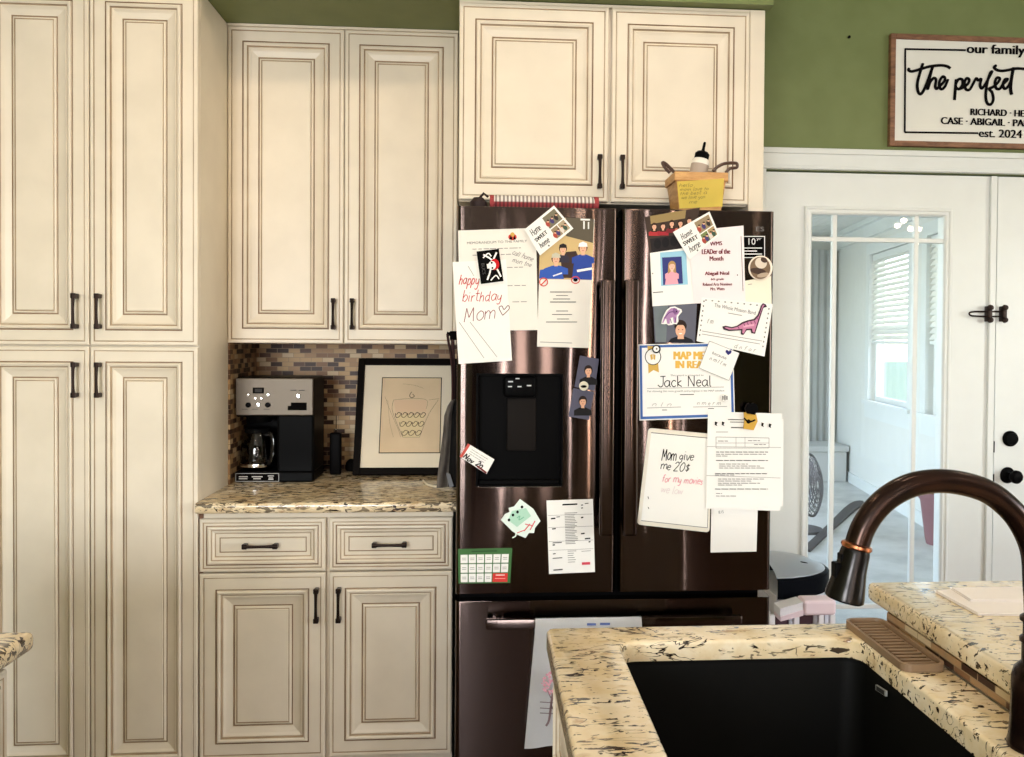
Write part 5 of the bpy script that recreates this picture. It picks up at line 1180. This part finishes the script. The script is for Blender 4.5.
def tl_(body, x, y, wd, ht, bold=.02):
    u, v = SX(x, y); textfaces(bm, body, u, v, wd/5.41, ht/5.41, 1.8, yl, 0, bold)
tl_('our family', 627, 166, 312, 66, .05)
o = obj('lettering', bm, INK, sg, norm=False); fix_normals(o); bm = BM()
tl_('est. 2024', 652, 614, 232, 44, .05)
o = obj('lettering', bm, INK, sg, norm=False); fix_normals(o); bm = BM()
tl_('RICHARD · HE', 636, 501, 290, 36, .07)
o = obj('lettering', bm, INK, sg, norm=False); fix_normals(o); bm = BM()
tl_('CASE · ABIGAIL · PAR', 570, 551, 478, 38, .07)
o = obj('lettering', bm, INK, sg, norm=False); fix_normals(o)
bm = BM()
def bar(x0, y0, x1, y1, w=10.5):
    a = atY(*SX(x0, y0), yl); b = atY(*SX(x1, y1), yl); tube(bm, [a, b], w/5.41/2*3.14/FX, 8)
bar(135, 157, 462, 163); bar(137, 157, 134, 607); bar(134, 607, 530, 612)
cxs = (sx0+sx1)/2
for v in [tuple(v.co) for v in bm.verts]: pass
b2 = bmesh.new(); mp = {v: b2.verts.new((2*cxs-v.co.x, v.co.y, v.co.z)) for v in bm.verts}
for f in bm.faces: b2.faces.new([mp[v] for v in f.verts])
# the right half of the border mirrors the left; only built where lettering leaves room
obj('border', bm, INK, sg); obj('border', b2, INK, sg)
bm = BM()
def scr(pts, w=12):
    w *= 1.3
    P = smoothpath([atY(*SX(x, y), yl) for x, y in pts], 6); tube(bm, P, w/5.41/2*3.14/FX, 8)
scr([(158, 262), (154, 270), (170, 278), (205, 270), (265, 252), (325, 245), (362, 250), (380, 262)])
scr([(232, 236), (215, 290), (202, 345), (206, 388), (220, 400), (238, 378), (262, 320), (282, 262), (290, 246)], 13)
scr([(282, 262), (268, 320), (258, 376), (272, 335), (292, 314), (303, 325), (299, 358), (306, 372), (322, 358), (345, 335), (352, 316), (340, 306), (325, 325), (320, 352), (330, 374), (350, 362), (368, 322)], 12)
scr([(412, 322), (407, 380), (403, 432)], 13); scr([(408, 352), (424, 322), (444, 322), (446, 350), (428, 374), (411, 366)], 12)
scr([(430, 374), (455, 362), (478, 342), (482, 322), (468, 316), (457, 340), (464, 374), (485, 376), (504, 345), (520, 316), (530, 326), (547, 320), (541, 350), (550, 370), (568, 350), (592, 308), (606, 280), (596, 288), (580, 340), (572, 410), (580, 450), (600, 456), (613, 430), (606, 392), (590, 372), (612, 362), (638, 338), (648, 318), (634, 312), (622, 335), (628, 368), (648, 372), (664, 350), (690, 322), (676, 322), (665, 348), (674, 372), (694, 358), (710, 325)], 12)
scr([(722, 258), (712, 312), (706, 370), (712, 404)], 14); scr([(628, 246), (617, 256), (632, 270), (662, 275), (702, 269), (742, 262), (790, 266), (815, 272)], 12)
obj('script_lettering', bm, INK, sg, smooth=True)
# nail
p = atY(848.5, 37.5, YW); bm = BM(); lathe(bm, [(0, 0), (.0035, 0), (.0035, .018), (.0055, .019), (.0055, .021), (0, .0212)], (p.x, YW+.012, p.z), (0, -1, 0), 12)
tag(obj('nail', bm, BLACKM, smooth=True), 'single dark nail in the green wall left of the sign', 'nail')

# ================================================================== ISLAND
IX0, IYB, IXR, ITZ = .107, 1.405, .700, .914
hx0, hx1, hy0, hy1 = .218, .615, .52, 1.331
def rrect(x0, x1, y0, y1, r, n=6):
    out = []
    for (cx_, cy_, a0) in ((x1-r, y1-r, 0), (x0+r, y1-r, PI/2), (x0+r, y0+r, PI), (x1-r, y0+r, 3*PI/2)):
        for i in range(n+1): t = a0+PI/2*i/n; out.append((cx_+r*math.cos(t), cy_+r*math.sin(t)))
    return out
isl = thing('island_cabinet', 'cream kitchen island cabinet under the sink counter', 'cabinet', (.4, .7, 0))
bm = BM(); box(bm, IX0+.03, IXR+.09, -.20, hy0-.02, .10, .8815); box(bm, IX0+.03, hx0-.014, hy0-.02, IYB-.03, .10, .8815); box(bm, hx1+.012, IXR+.09, hy0-.02, IYB-.03, .10, .8815); box(bm, hx0-.014, hx1+.012, hy1+.012, IYB-.03, .10, .8815); box(bm, hx0-.014, hx1+.012, hy0-.02, hy1+.012, .10, .64); box(bm, IX0+.09, IXR+.08, -.18, IYB-.04, 0, .10); obj('body', bm, CREAM, isl)
TL = Matrix(((0, 1, 0, 0), (-1, 0, 0, 0), (0, 0, 1, 0), (0, 0, 0, 1)))  # canonical (-y facing) -> facing -x
def TX(xf): return Matrix.Translation((xf, 0, 0)) @ TL
for (ya, yb_) in ((IYB-.035-.45, IYB-.035), (IYB-.035-.90, IYB-.035-.455), (IYB-.035-1.35, IYB-.035-.905)):
    # canonical x -> -y
    cab_door(isl, -yb_, -ya, .13, .69, 0, -ya-.035, .60, T=TX(IX0+.010)); cab_door(isl, -yb_, -ya, .70, .865, 0, -(ya+yb_)/2, .785, WP, 1, False, 'drawer', T=TX(IX0+.010))
bm = BM(); box(bm, IXR+.002, IXR+.0895, -.20, IYB-.01, .8815, .9345); obj('bar_wall', bm, CREAM, isl)
bm = BM(); box(bm, IXR-.006, IXR+.002, -.20, IYB-.012, ITZ+.0003, .9345); obj('tile_strip', bm, MOSAIC, isl)
bm = BM(); box(bm, IXR+.002, IXR+.05, IYB-.01, IYB-.004, .80, .9345); obj('bar_end', bm, mat('dark_oak', (64, 52, 44), .5), isl)
# worktop with sink cut-out
bm = BM(); outer = [bm.verts.new((x, y, ITZ)) for x, y in [(IX0+.012, IYB), (IX0+.004, IYB-.004), (IX0, IYB-.012), (IX0, -.22), (IXR-.0065, -.22), (IXR-.0065, IYB)]]
inner = [bm.verts.new((x, y, ITZ)) for x, y in rrect(hx0, hx1, hy0, hy1, .028)]
eds = [bm.edges.new((L_[i], L_[(i+1) % len(L_)])) for L_ in (outer, inner) for i in range(len(L_))]
bmesh.ops.triangle_fill(bm, edges=eds, use_beauty=True, use_dissolve=True)
r_ = bmesh.ops.extrude_face_region(bm, geom=bm.faces[:]); vs = [g_ for g_ in r_['geom'] if isinstance(g_, bmesh.types.BMVert)]
for v in vs: v.co.z -= .032
bmesh.ops.recalc_face_normals(bm, faces=bm.faces[:])
ed = [e for e in bm.edges if all(abs(v.co.z-ITZ) < 1e-6 for v in e.verts) and len(e.link_faces) == 2 and any(abs(f.normal.z) < .3 for f in e.link_faces)]
bmesh.ops.bevel(bm, geom=ed, offset=.006, segments=3, profile=.5, affect='EDGES')
tag(obj('granite_worktop', bm, GRAN_I, smooth=True), 'cream granite island worktop with the black sink cut into it', 'worktop')
# raised bar
BX0, BZ = .690, .970
bm = BM(); b = bmesh.new(); box(b, BX0, 1.14, -.24, 1.455, BZ-.035, BZ); 
ed = [e for e in b.edges if abs(e.verts[0].co.z-e.verts[1].co.z) < 1e-6]; bmesh.ops.bevel(b, geom=ed, offset=.009, segments=3, profile=.5, affect='EDGES'); merge(bm, b)
tag(obj('granite_bar_top', bm, GRAN_I, smooth=True), 'raised cream granite bar slab along the right side of the sink', 'worktop')
# sink
bm = BM(); rings = []
for d, z, r in ((-.020, .8805, .045), (-.0205, .874, .045), (.000-.004, .874, .032), (-.003, .868, .032), (.002, .720, .036), (.008, .690, .045), (.030, .672, .055), (.10, .668, .06)):
    rings.append([bm.verts.new((x, y, z)) for x, y in rrect(hx0+d, hx1-d, hy0+d, hy1-d, r)])
for A, B in zip(rings, rings[1:]):
    n = len(A)
    for i in range(n): bm.faces.new((A[i], A[(i+1) % n], B[(i+1) % n], B[i]))
bm.faces.new(rings[-1])
for d, z, r in ((-.003, .8805, .032),): pass
A = rings[0]; B = [bm.verts.new((x, y, .8805)) for x, y in rrect(hx0-.004, hx1+.004, hy0-.004, hy1+.004, .032)]
for i in range(len(A)): bm.faces.new((A[i], A[(i+1) % len(A)], B[(i+1) % len(A)], B[i]))
for i in range(len(A)): bm.faces.new((B[i], B[(i+1) % len(A)], rings[2][(i+1) % len(A)], rings[2][i]))
sk_ = tag(obj('sink', bm, mat('black_composite', (10, 10, 9), .6, 0, **{'Specular IOR Level': .12}), smooth=True), 'black undermount sink basin in the island', 'sink')
p0 = atX(876, 686, hx1-.002); p1 = atX(885, 696, hx1-.002)
bm = BM(); pts = [atX(u, v, hx1-.0035) for u, v in ((875.5, 684.5), (885.5, 691), (885.5, 696.5), (875.5, 690))]; slab(bm, pts, (.003, 0, 0), 0)
c_ = sum(pts, Vector())/4; pts2 = [c_+(p-c_)*.8-Vector((.0004, 0, 0)) for p in pts]; f = bm.faces.new([bm.verts.new(p) for p in pts2]); f.material_index = 1
obj('badge', bm, [C(150, 150, 148), C(44, 44, 44)], sk_)
bm = BM(); lathe(bm, [(.045, .0005), (.045, .003), (.035, .003), (.03, -.0), (0, .001)], ((hx0+hx1)/2, .9, .668), seg=24, cap=False); obj('drain', bm, STEEL, sk_, smooth=True)
# sponge tray
TRX0, TRX1, TRY0, TRY1, TRZ = .616, .684, 1.183, 1.392, ITZ+.0005
tr = thing('sponge_tray', 'brown ridged silicone tray on the counter behind the sink', 'tray', ((TRX0+TRX1)/2, 1.287, TRZ))
bm = BM(); h = .0115
loops = [rrect(TRX0, TRX1, TRY0, TRY1, .016), rrect(TRX0, TRX1, TRY0, TRY1, .016), rrect(TRX0+.0045, TRX1-.0045, TRY0+.0045, TRY1-.0045, .0125), rrect(TRX0+.0055, TRX1-.0055, TRY0+.0055, TRY1-.0055, .012)]
zs = [TRZ, TRZ+h, TRZ+h, TRZ+.004]; R_ = [[bm.verts.new((x, y, z)) for x, y in l] for l, z in zip(loops, zs)]
for A, B in zip(R_, R_[1:]):
    for i in range(len(A)): bm.faces.new((A[i], A[(i+1) % len(A)], B[(i+1) % len(A)], B[i]))
bm.faces.new(R_[-1]); bm.faces.new(R_[0][::-1])
TAUPE = mat('taupe_silicone', (134, 108, 82), .5)
obj('body', bm, TAUPE, tr)
bm = BM()
for i in range(14):
    y = TRY0+.018+i*.0133; box(bm, TRX0+.010, TRX1-.010, y-.0028, y+.0028, TRZ+.003, TRZ+.0085, .001, 1)
obj('ridges', bm, TAUPE, tr)
# faucet
FY = .955
fb_ = atY(1036, 744, FY)
fz = ITZ+.0005; fct = thing('faucet', 'dark bronze gooseneck pull down faucet beside the sink', 'faucet', (fb_.x, FY, fz))
FBX = fb_.x
BRZ = mat('oil_rubbed_bronze', (40, 28, 23), .24, .8); t = NT(BRZ); f = t.noise(t.coord((14, 14, 14)), 1, 4); t.l(t.ramp(f, [(.35, (32, 23, 20)), (.75, (66, 42, 32))]), t.b.inputs['Base Color'])
COP = mat('worn_copper', (190, 120, 84), .25, 1.0)
bm = BM(); lathe(bm, [(0, 0), (.0315, 0), (.0315, .005), (.0300, .010), (.0285, .03), (.0278, .06), (.0275, .084), (.0250, .094), (.0195, .100), (.0170, .102), (.0170, .125), (.0195, .127), (.0195, .131), (.016, .134), (.016, .150), (.0195, .152), (.0195, .156), (.0145, .160)], (FBX, FY, fz), seg=32); obj('base', bm, BRZ, fct, smooth=True)
# spout: centre line of the arch
cl_ = [(1036, 622), (1036, 585), (1034, 555), (1026, 532), (1012, 511), (990, 493), (965, 484), (938, 481), (912, 485), (890, 496), (874, 511), (863, 528), (857, 545)]
P = [Vector((FBX, FY, fz+.150))]+[atY(u, v, FY) for u, v in cl_[1:]]
P = smoothpath(P, 6); bm = BM(); tube(bm, P, .0143, 20); obj('spout', bm, BRZ, fct, smooth=True)
h0 = atY(857, 544.5, FY); h1 = atY(843.5, 600, FY); axh = (h1-h0).normalized(); Lh = (h1-h0).length
bm = BM(); lathe(bm, [(.0143, -.002), (.0175, 0), (.018, .003), (.0165, .005)], h0, axh, 28); obj('collar', bm, COP, fct, smooth=True)
bm = BM(); lathe(bm, [(.0155, .004), (.0170, .010), (.0178, .030), (.0205, .048), (.0225, Lh-.006), (.0225, Lh-.002), (.020, Lh), (0, Lh-.001)], h0, axh, 32); sp_ = obj('spray_head', bm, mat('spray_bronze', (24, 20, 19), .22, .6), fct, smooth=True)
bm = BM(); a_ = atY(838, 556, FY); b_ = atY(829, 577, FY)
for (u, v, u2, v2) in ((839, 553, 848, 566), (833, 562, 844, 582)):
    a_ = atY(u, v, FY); b_ = atY(u2, v2, FY); box(bm, a_.x, b_.x, FY-.007, FY+.007, b_.z, a_.z, .002)
obj('spray_button', bm, BLACKP, sp_)
bm = BM(); c0 = Vector((FBX-.006, FY-.012, fz+.070)); tube(bm, smoothpath([c0, c0+Vector((-.004, -.02, .004)), c0+Vector((-.006, -.040, .006))], 4), .0165, 18); tube(bm, smoothpath([c0+Vector((0, -.034, .01)), c0+Vector((.03, -.05, .03)), c0+Vector((.085, -.06, .05))], 5), [.009]*5+[.007]*5+[.006], 12); obj('lever_handle', bm, BRZ, fct, smooth=True)
# folded papers on bar
for k, (pts, lb, z) in enumerate((([(935, 592.5), (978, 615.5), (1090, 617), (1090, 591), (955, 590)], 'lower folded white sheet of the papers lying on the raised bar', BZ+.0006), ([(951, 589.5), (970, 601.5), (1082, 603), (1082, 587.5)], 'upper folded white sheet of the papers lying on the raised bar', BZ+.0045))):
    P = [atZ(u, v, z) for u, v in pts]; bm = BM(); slab(bm, P, (0, 0, .0012)); c_ = sum(P, Vector())/len(P)
    slab(bm, [Vector((p.x*.985+c_.x*.015, p.y*.985+c_.y*.015, z+.0022)) for p in P], (0, 0, .0012))
    slab(bm, [P[0]+Vector((0, 0, .001)), P[0]+Vector((.004, 0, .001)), P[0]+Vector((.004, .004, .0024)), P[0]+Vector((0, .004, .0024))], (0, 0, .0004))
    tag(obj('folded_paper', bm, m_paint('folded_sheet', (244, 236, 230), 2, .7)), lb, 'paper', 'papers on the raised bar')

# left foreground counter corner
LX = -.735
lc = thing('base_cabinet', 'cream base cabinet at the left edge of the view, in the foreground', 'cabinet', (-1.1, .7, 0))
bm = BM(); box(bm, -1.40, LX-.045, -.2, 1.405, .10, .8815); box(bm, -1.39, LX-.10, -.2, 1.39, 0, .10); obj('body', bm, CREAM, lc)
TR = Matrix(((0, -1, 0, 0), (1, 0, 0, 0), (0, 0, 1, 0), (0, 0, 0, 1)))
for (ya, yb_) in ((.955, 1.400), (.505, .950)):
    T = Matrix.Translation((LX-.025, 0, 0)) @ TR; cab_door(lc, ya, yb_, .13, .69, 0, ya+.035, .60, T=T); cab_door(lc, ya, yb_, .70, .865, 0, (ya+yb_)/2, .785, WP, 1, False, 'drawer', T=T)
bm = BM(); b = bmesh.new(); box(b, -1.42, LX, -.22, 1.437, .882, .914); ed = [e for e in b.edges if abs(e.verts[0].co.z-e.verts[1].co.z) < 1e-6 or (e.verts[0].co.x > -1 and e.verts[0].co.y > 1)]
bmesh.ops.bevel(b, geom=ed, offset=.011, segments=3, profile=.5, affect='EDGES'); merge(bm, b)
tag(obj('granite_worktop', bm, GRAN_B, smooth=True), 'granite worktop corner jutting in at the left edge of the view', 'worktop')

# ================================================================== TRASH CAN AND TOY HOUSE by the door
tcy = 2.885; tp = atY(760, 585, tcy); tp.x = max(tp.x, .866)
def dcut(bm):
    r = bmesh.ops.bisect_plane(bm, geom=bm.verts[:]+bm.edges[:]+bm.faces[:], plane_co=(tp.x, 0, 0), plane_no=(-1, 0, 0), clear_outer=True)
    ed = [e for e in bm.edges if e.is_boundary and all(abs(v.co.x-tp.x) < 1e-5 for v in e.verts)]
    bmesh.ops.holes_fill(bm, edges=ed, sides=0)
    return bm
tc = thing('trash_can', 'trash can with a black domed lid between the fridge and the door', 'trash can', (tp.x, tcy, 0))
rx = atY(826, 585, tcy).x-tp.x; zl0 = atY(790, 598, tcy-.15).z; zl1 = atY(800, 573, tcy-.1).z
bm = BM(); lathe(bm, [(0, 0), (rx*.72, 0), (rx*.80, .04), (rx*.94, zl0+.01), (0, zl0+.01)], (tp.x, tcy, 0), seg=40, sy=.74); obj('body', dcut(bm), C(222, 220, 226, .35), tc, smooth=True)
bm = BM(); lathe(bm, [(rx*.95, zl0), (rx*1.0, zl0+.005), (rx*1.0, zl1-.006), (rx*.97, zl1), (rx*.93, zl1+.001)], (tp.x, tcy, 0), seg=40, sy=.74, cap=False); ldo = obj('lid_rim', dcut(bm), mat('rim_black', (14, 16, 21), .4, 0, **SP), tc, smooth=True)
bm = BM(); lathe(bm, [(rx*.95, zl1-.004), (rx*.93, zl1+.004), (rx*.75, zl1+.022), (rx*.4, zl1+.036), (0, zl1+.04)], (tp.x, tcy, 0), seg=40, sy=.74, cap=False); obj('lid', dcut(bm), mat('lid_grey', (150, 156, 164), .3, .2), tc, smooth=True)
p = atY(803, 563, tcy-.05); bm = BM(); lathe(bm, [(0, 0), (.014, 0), (.014, .004), (0, .005)], (p.x, tcy-.06, zl1+.022), (.2, 0, 1), 16, sy=.5); obj('latch', bm, BLACKM, tc)
# toy house in front
ty = 2.60; a = atY(771, 620, ty); b = atY(836, 600, ty); zt = atY(800, 603, ty).z
hx_0, hx_1 = a.x+.03, atY(836, 610, ty).x
th = thing('toy_house', 'pink and white plastic toy house on the floor before the trash can', 'toy house', ((hx_0+hx_1)/2, ty+.05, 0))
zr1 = atY(800, 606, ty).z; zr0 = atY(800, 614.5, ty).z
PK = C(240, 220, 229, .4); PW = C(238, 236, 242, .4)
mx = atY(803, 610, ty).x
bm = BM(); slab(bm, [(hx_0, ty, zr0-.006), (mx, ty, zr1-.012), (mx, ty, zr1+.012), (hx_0, ty, zr0+.02)], (0, .06, 0)); obj('roof', bm, PW, th)
bm = BM(); slab(bm, [(hx_0, ty-.004, zr0-.020), (mx, ty-.004, zr1-.030), (mx, ty-.004, zr1-.012), (hx_0, ty-.004, zr0-.006)], (0, .06, 0)); box(bm, mx, hx_1, ty-.006, ty+.06, zr0-.004, zr1+.018, .010, 3); obj('eaves', bm, PK, th)
bm = BM()
for u in (772.5, 797, 821.5, 833): 
    x = atY(u, 618, ty).x; box(bm, x-.008, x+.008, ty, ty+.016, 0, zr0-.003); box(bm, x-.008, x+.008, ty+.044, ty+.06, 0, zr0-.003)
for z in (.0, .2, .4): box(bm, hx_0, hx_1-.012, ty+.002, ty+.058, z, z+.012)
obj('posts_and_floors', bm, PW, th)
bm = BM(); box(bm, hx_0+.004, hx_1-.016, ty+.05, ty+.058, .012, zr0-.008); obj('back_panel', bm, C(96, 72, 84), th)

# ================================================================== CHANDELIER (seen reflected in the door glass)
CY_ = .35; ym = 2*(YW+.017)-CY_
def refl(u, v, dy=0):
    p = atY(u, v, ym-dy); return Vector((p.x, CY_+dy, p.z))
bulbs = [refl(902.6, 221, .06), refl(896.5, 226, -.05), refl(909.5, 229, .02), refl(917.5, 229.6, -.04), refl(915, 243, .0)]
cc = sum(bulbs[:4], Vector())/4
ch = thing('chandelier', 'small cluster chandelier with glowing globe bulbs reflected in the door glass', 'ceiling lamp', (cc.x, cc.y, CEZ))
bm = BM(); lathe(bm, [(0, 0), (.06, 0), (.06, -.02), (.012, -.03), (.008, -(CEZ-cc.z-.10))], (cc.x, cc.y, CEZ-.0005), seg=20)
for b in bulbs: tube(bm, smoothpath([(cc.x, cc.y, cc.z+.11), (b.x, b.y, max(b.z+.07, cc.z+.09)), (b.x, b.y, b.z+.02)], 4), .005, 8)
obj('stem', bm, BRONZE, ch, smooth=True)
for b in bulbs:
    bm = BM(); bmesh.ops.create_icosphere(bm, subdivisions=2, radius=.021, matrix=Matrix.Translation(b)); obj('bulb', bm, BULB, ch, smooth=True)

# ================================================================== LIGHT
def light(name, typ, loc, energy, col, **k):
    d = bpy.data.lights.new(name, typ); d.energy = energy; d.color = col[:3]
    for a, v in k.items(): setattr(d, a, v)
    o = bpy.data.objects.new(name, d); COL.objects.link(o); o.location = loc; return o
WARM = (1, .80, .56); NEUT = (1, .93, .85)
cans = [(-.55, 1.93, 1), (.45, 1.93, .75), (-.62, 1.20, .8), (.55, .9, .7), (2.0, 1.6, .7), (-1.4, .9, .3), (2.2, -.6, .6), (-.7, -.8, .6), (.6, -.9, .6)]
for i, (x, y, k) in enumerate(cans):
    cl = thing('recessed_light', 'round recessed ceiling light in the kitchen ceiling', 'ceiling lamp', (x, y, CEZ), 'recessed ceiling lights')
    bm = BM(); lathe(bm, [(.058, 0), (.085, 0), (.085, -.006), (.060, -.008), (.055, -.001)], (x, y, CEZ-.0005), cap=False); obj('trim_ring', bm, WHITE, cl, smooth=True)
    bm = BM(); lathe(bm, [(0, -.0012), (.056, -.0012), (.056, -.0022), (0, -.0025)], (x, y, CEZ)); obj('diffuser', bm, CANGLOW, cl)
    light('can_lamp', 'SPOT', (x, y, CEZ-.02), 12*k, WARM if x < .3 else NEUT, spot_size=2.75, spot_blend=.5, shadow_soft_size=.045)
# drapes added behind the camera, lamp strips in their gaps to streak the fridge
STREAK_GAPS = [(.19, .04, 0), (.36, .10, 1), (.61, .10, 1), (1.0, .05, 0), (1.55, .055, 2), (1.71, .07, 1), (1.83, .03, 0)]
dr_ = thing('drapes', 'dark brown drapes added unseen behind the camera to shape the fridge streaks', 'curtain', (1.2, RY0+.08, 0))
x = -.42
for gx, gw, _ in STREAK_GAPS+[(2.86, 0, 0)]:
    x1 = gx-gw/2; bm = BM(); n = max(6, int((x1-x)/.02)); ra = [bm.verts.new((x+(x1-x)*i/n, RY0+.10+.02*math.sin(i*1.1), .02)) for i in range(n+1)]; rb = [bm.verts.new((x+(x1-x)*i/n, RY0+.10+.02*math.sin(i*1.1), 2.66)) for i in range(n+1)]
    for i in range(n): bm.faces.new((ra[i], ra[i+1], rb[i+1], rb[i]))
    bmesh.ops.solidify(bm, geom=bm.faces[:], thickness=.004); obj('panel', bm, C(52, 42, 38, .9), dr_, smooth=True); x = gx+gw/2
bm = BM(); tube(bm, [(-.5, RY0+.10, 2.69), (2.95, RY0+.10, 2.69)], .014, 10); obj('rod', bm, BRONZE, dr_)
for gx, gw, k in STREAK_GAPS:
    c_ = [(1, .95, .92), (1, .86, .78), (1, .74, .54)][k]; L_ = [46, 16, 80][k]
    o = light('fridge_streak_lamp', 'AREA', (gx, RY0+.06, 1.34), L_*math.pi*gw*2.6, c_, shape='RECTANGLE', size=gw, size_y=2.6); o.rotation_euler = (PI/2, 0, 0)  # lamp strips added to draw vertical streaks on the fridge doors
for i, (a, b) in enumerate(WIN):
    o = light('window_fill', 'AREA', ((a+b)/2, RY0+.03, 1.55), 230, (.97, .98, 1), shape='RECTANGLE', size=b-a-.1, size_y=1.3); o.rotation_euler = (PI/2, 0, 0)  # area lamp added as room fill, set at the unseen window
o = light('window_fill', 'AREA', (RX1-.03, (wy0+wy1)/2, 1.55), 62, (.90, .96, 1), shape='RECTANGLE', size=1.35, size_y=1.95); o.rotation_euler = (0, PI/2, 0)  # area lamp added to light the door wall coolly
o = light('sunroom_fill', 'AREA', (-.4, 6.1, 1.4), 130, (.95, .98, 1), shape='RECTANGLE', size=5, size_y=2.0); o.rotation_euler = (0, -PI/2, 0)  # area lamp added at the unseen open side to brighten the sunroom

W = bpy.data.worlds.new('sky'); S.world = W; W.use_nodes = True; nt = W.node_tree
sk = nt.nodes.new('ShaderNodeTexSky'); sk.sky_type = 'NISHITA'; sk.sun_disc = False; sk.sun_elevation = math.radians(40); sk.sun_rotation = math.radians(120)
bg = nt.nodes['Background']; nt.links.new(sk.outputs[0], bg.inputs['Color']); bg.inputs['Strength'].default_value = 1.6

S.view_settings.view_transform = 'Standard'; S.view_settings.look = 'None'; S.view_settings.exposure = -0.42; S.view_settings.gamma = 1; S.view_settings.use_curve_mapping = False
S.cycles.use_denoising = True; S.cycles.max_bounces = 8; S.cycles.diffuse_bounces = 4; S.cycles.glossy_bounces = 4; S.cycles.transparent_max_bounces = 10; S.cycles.caustics_reflective = False; S.cycles.caustics_refractive = False
S.cycles.sample_clamp_indirect = 6
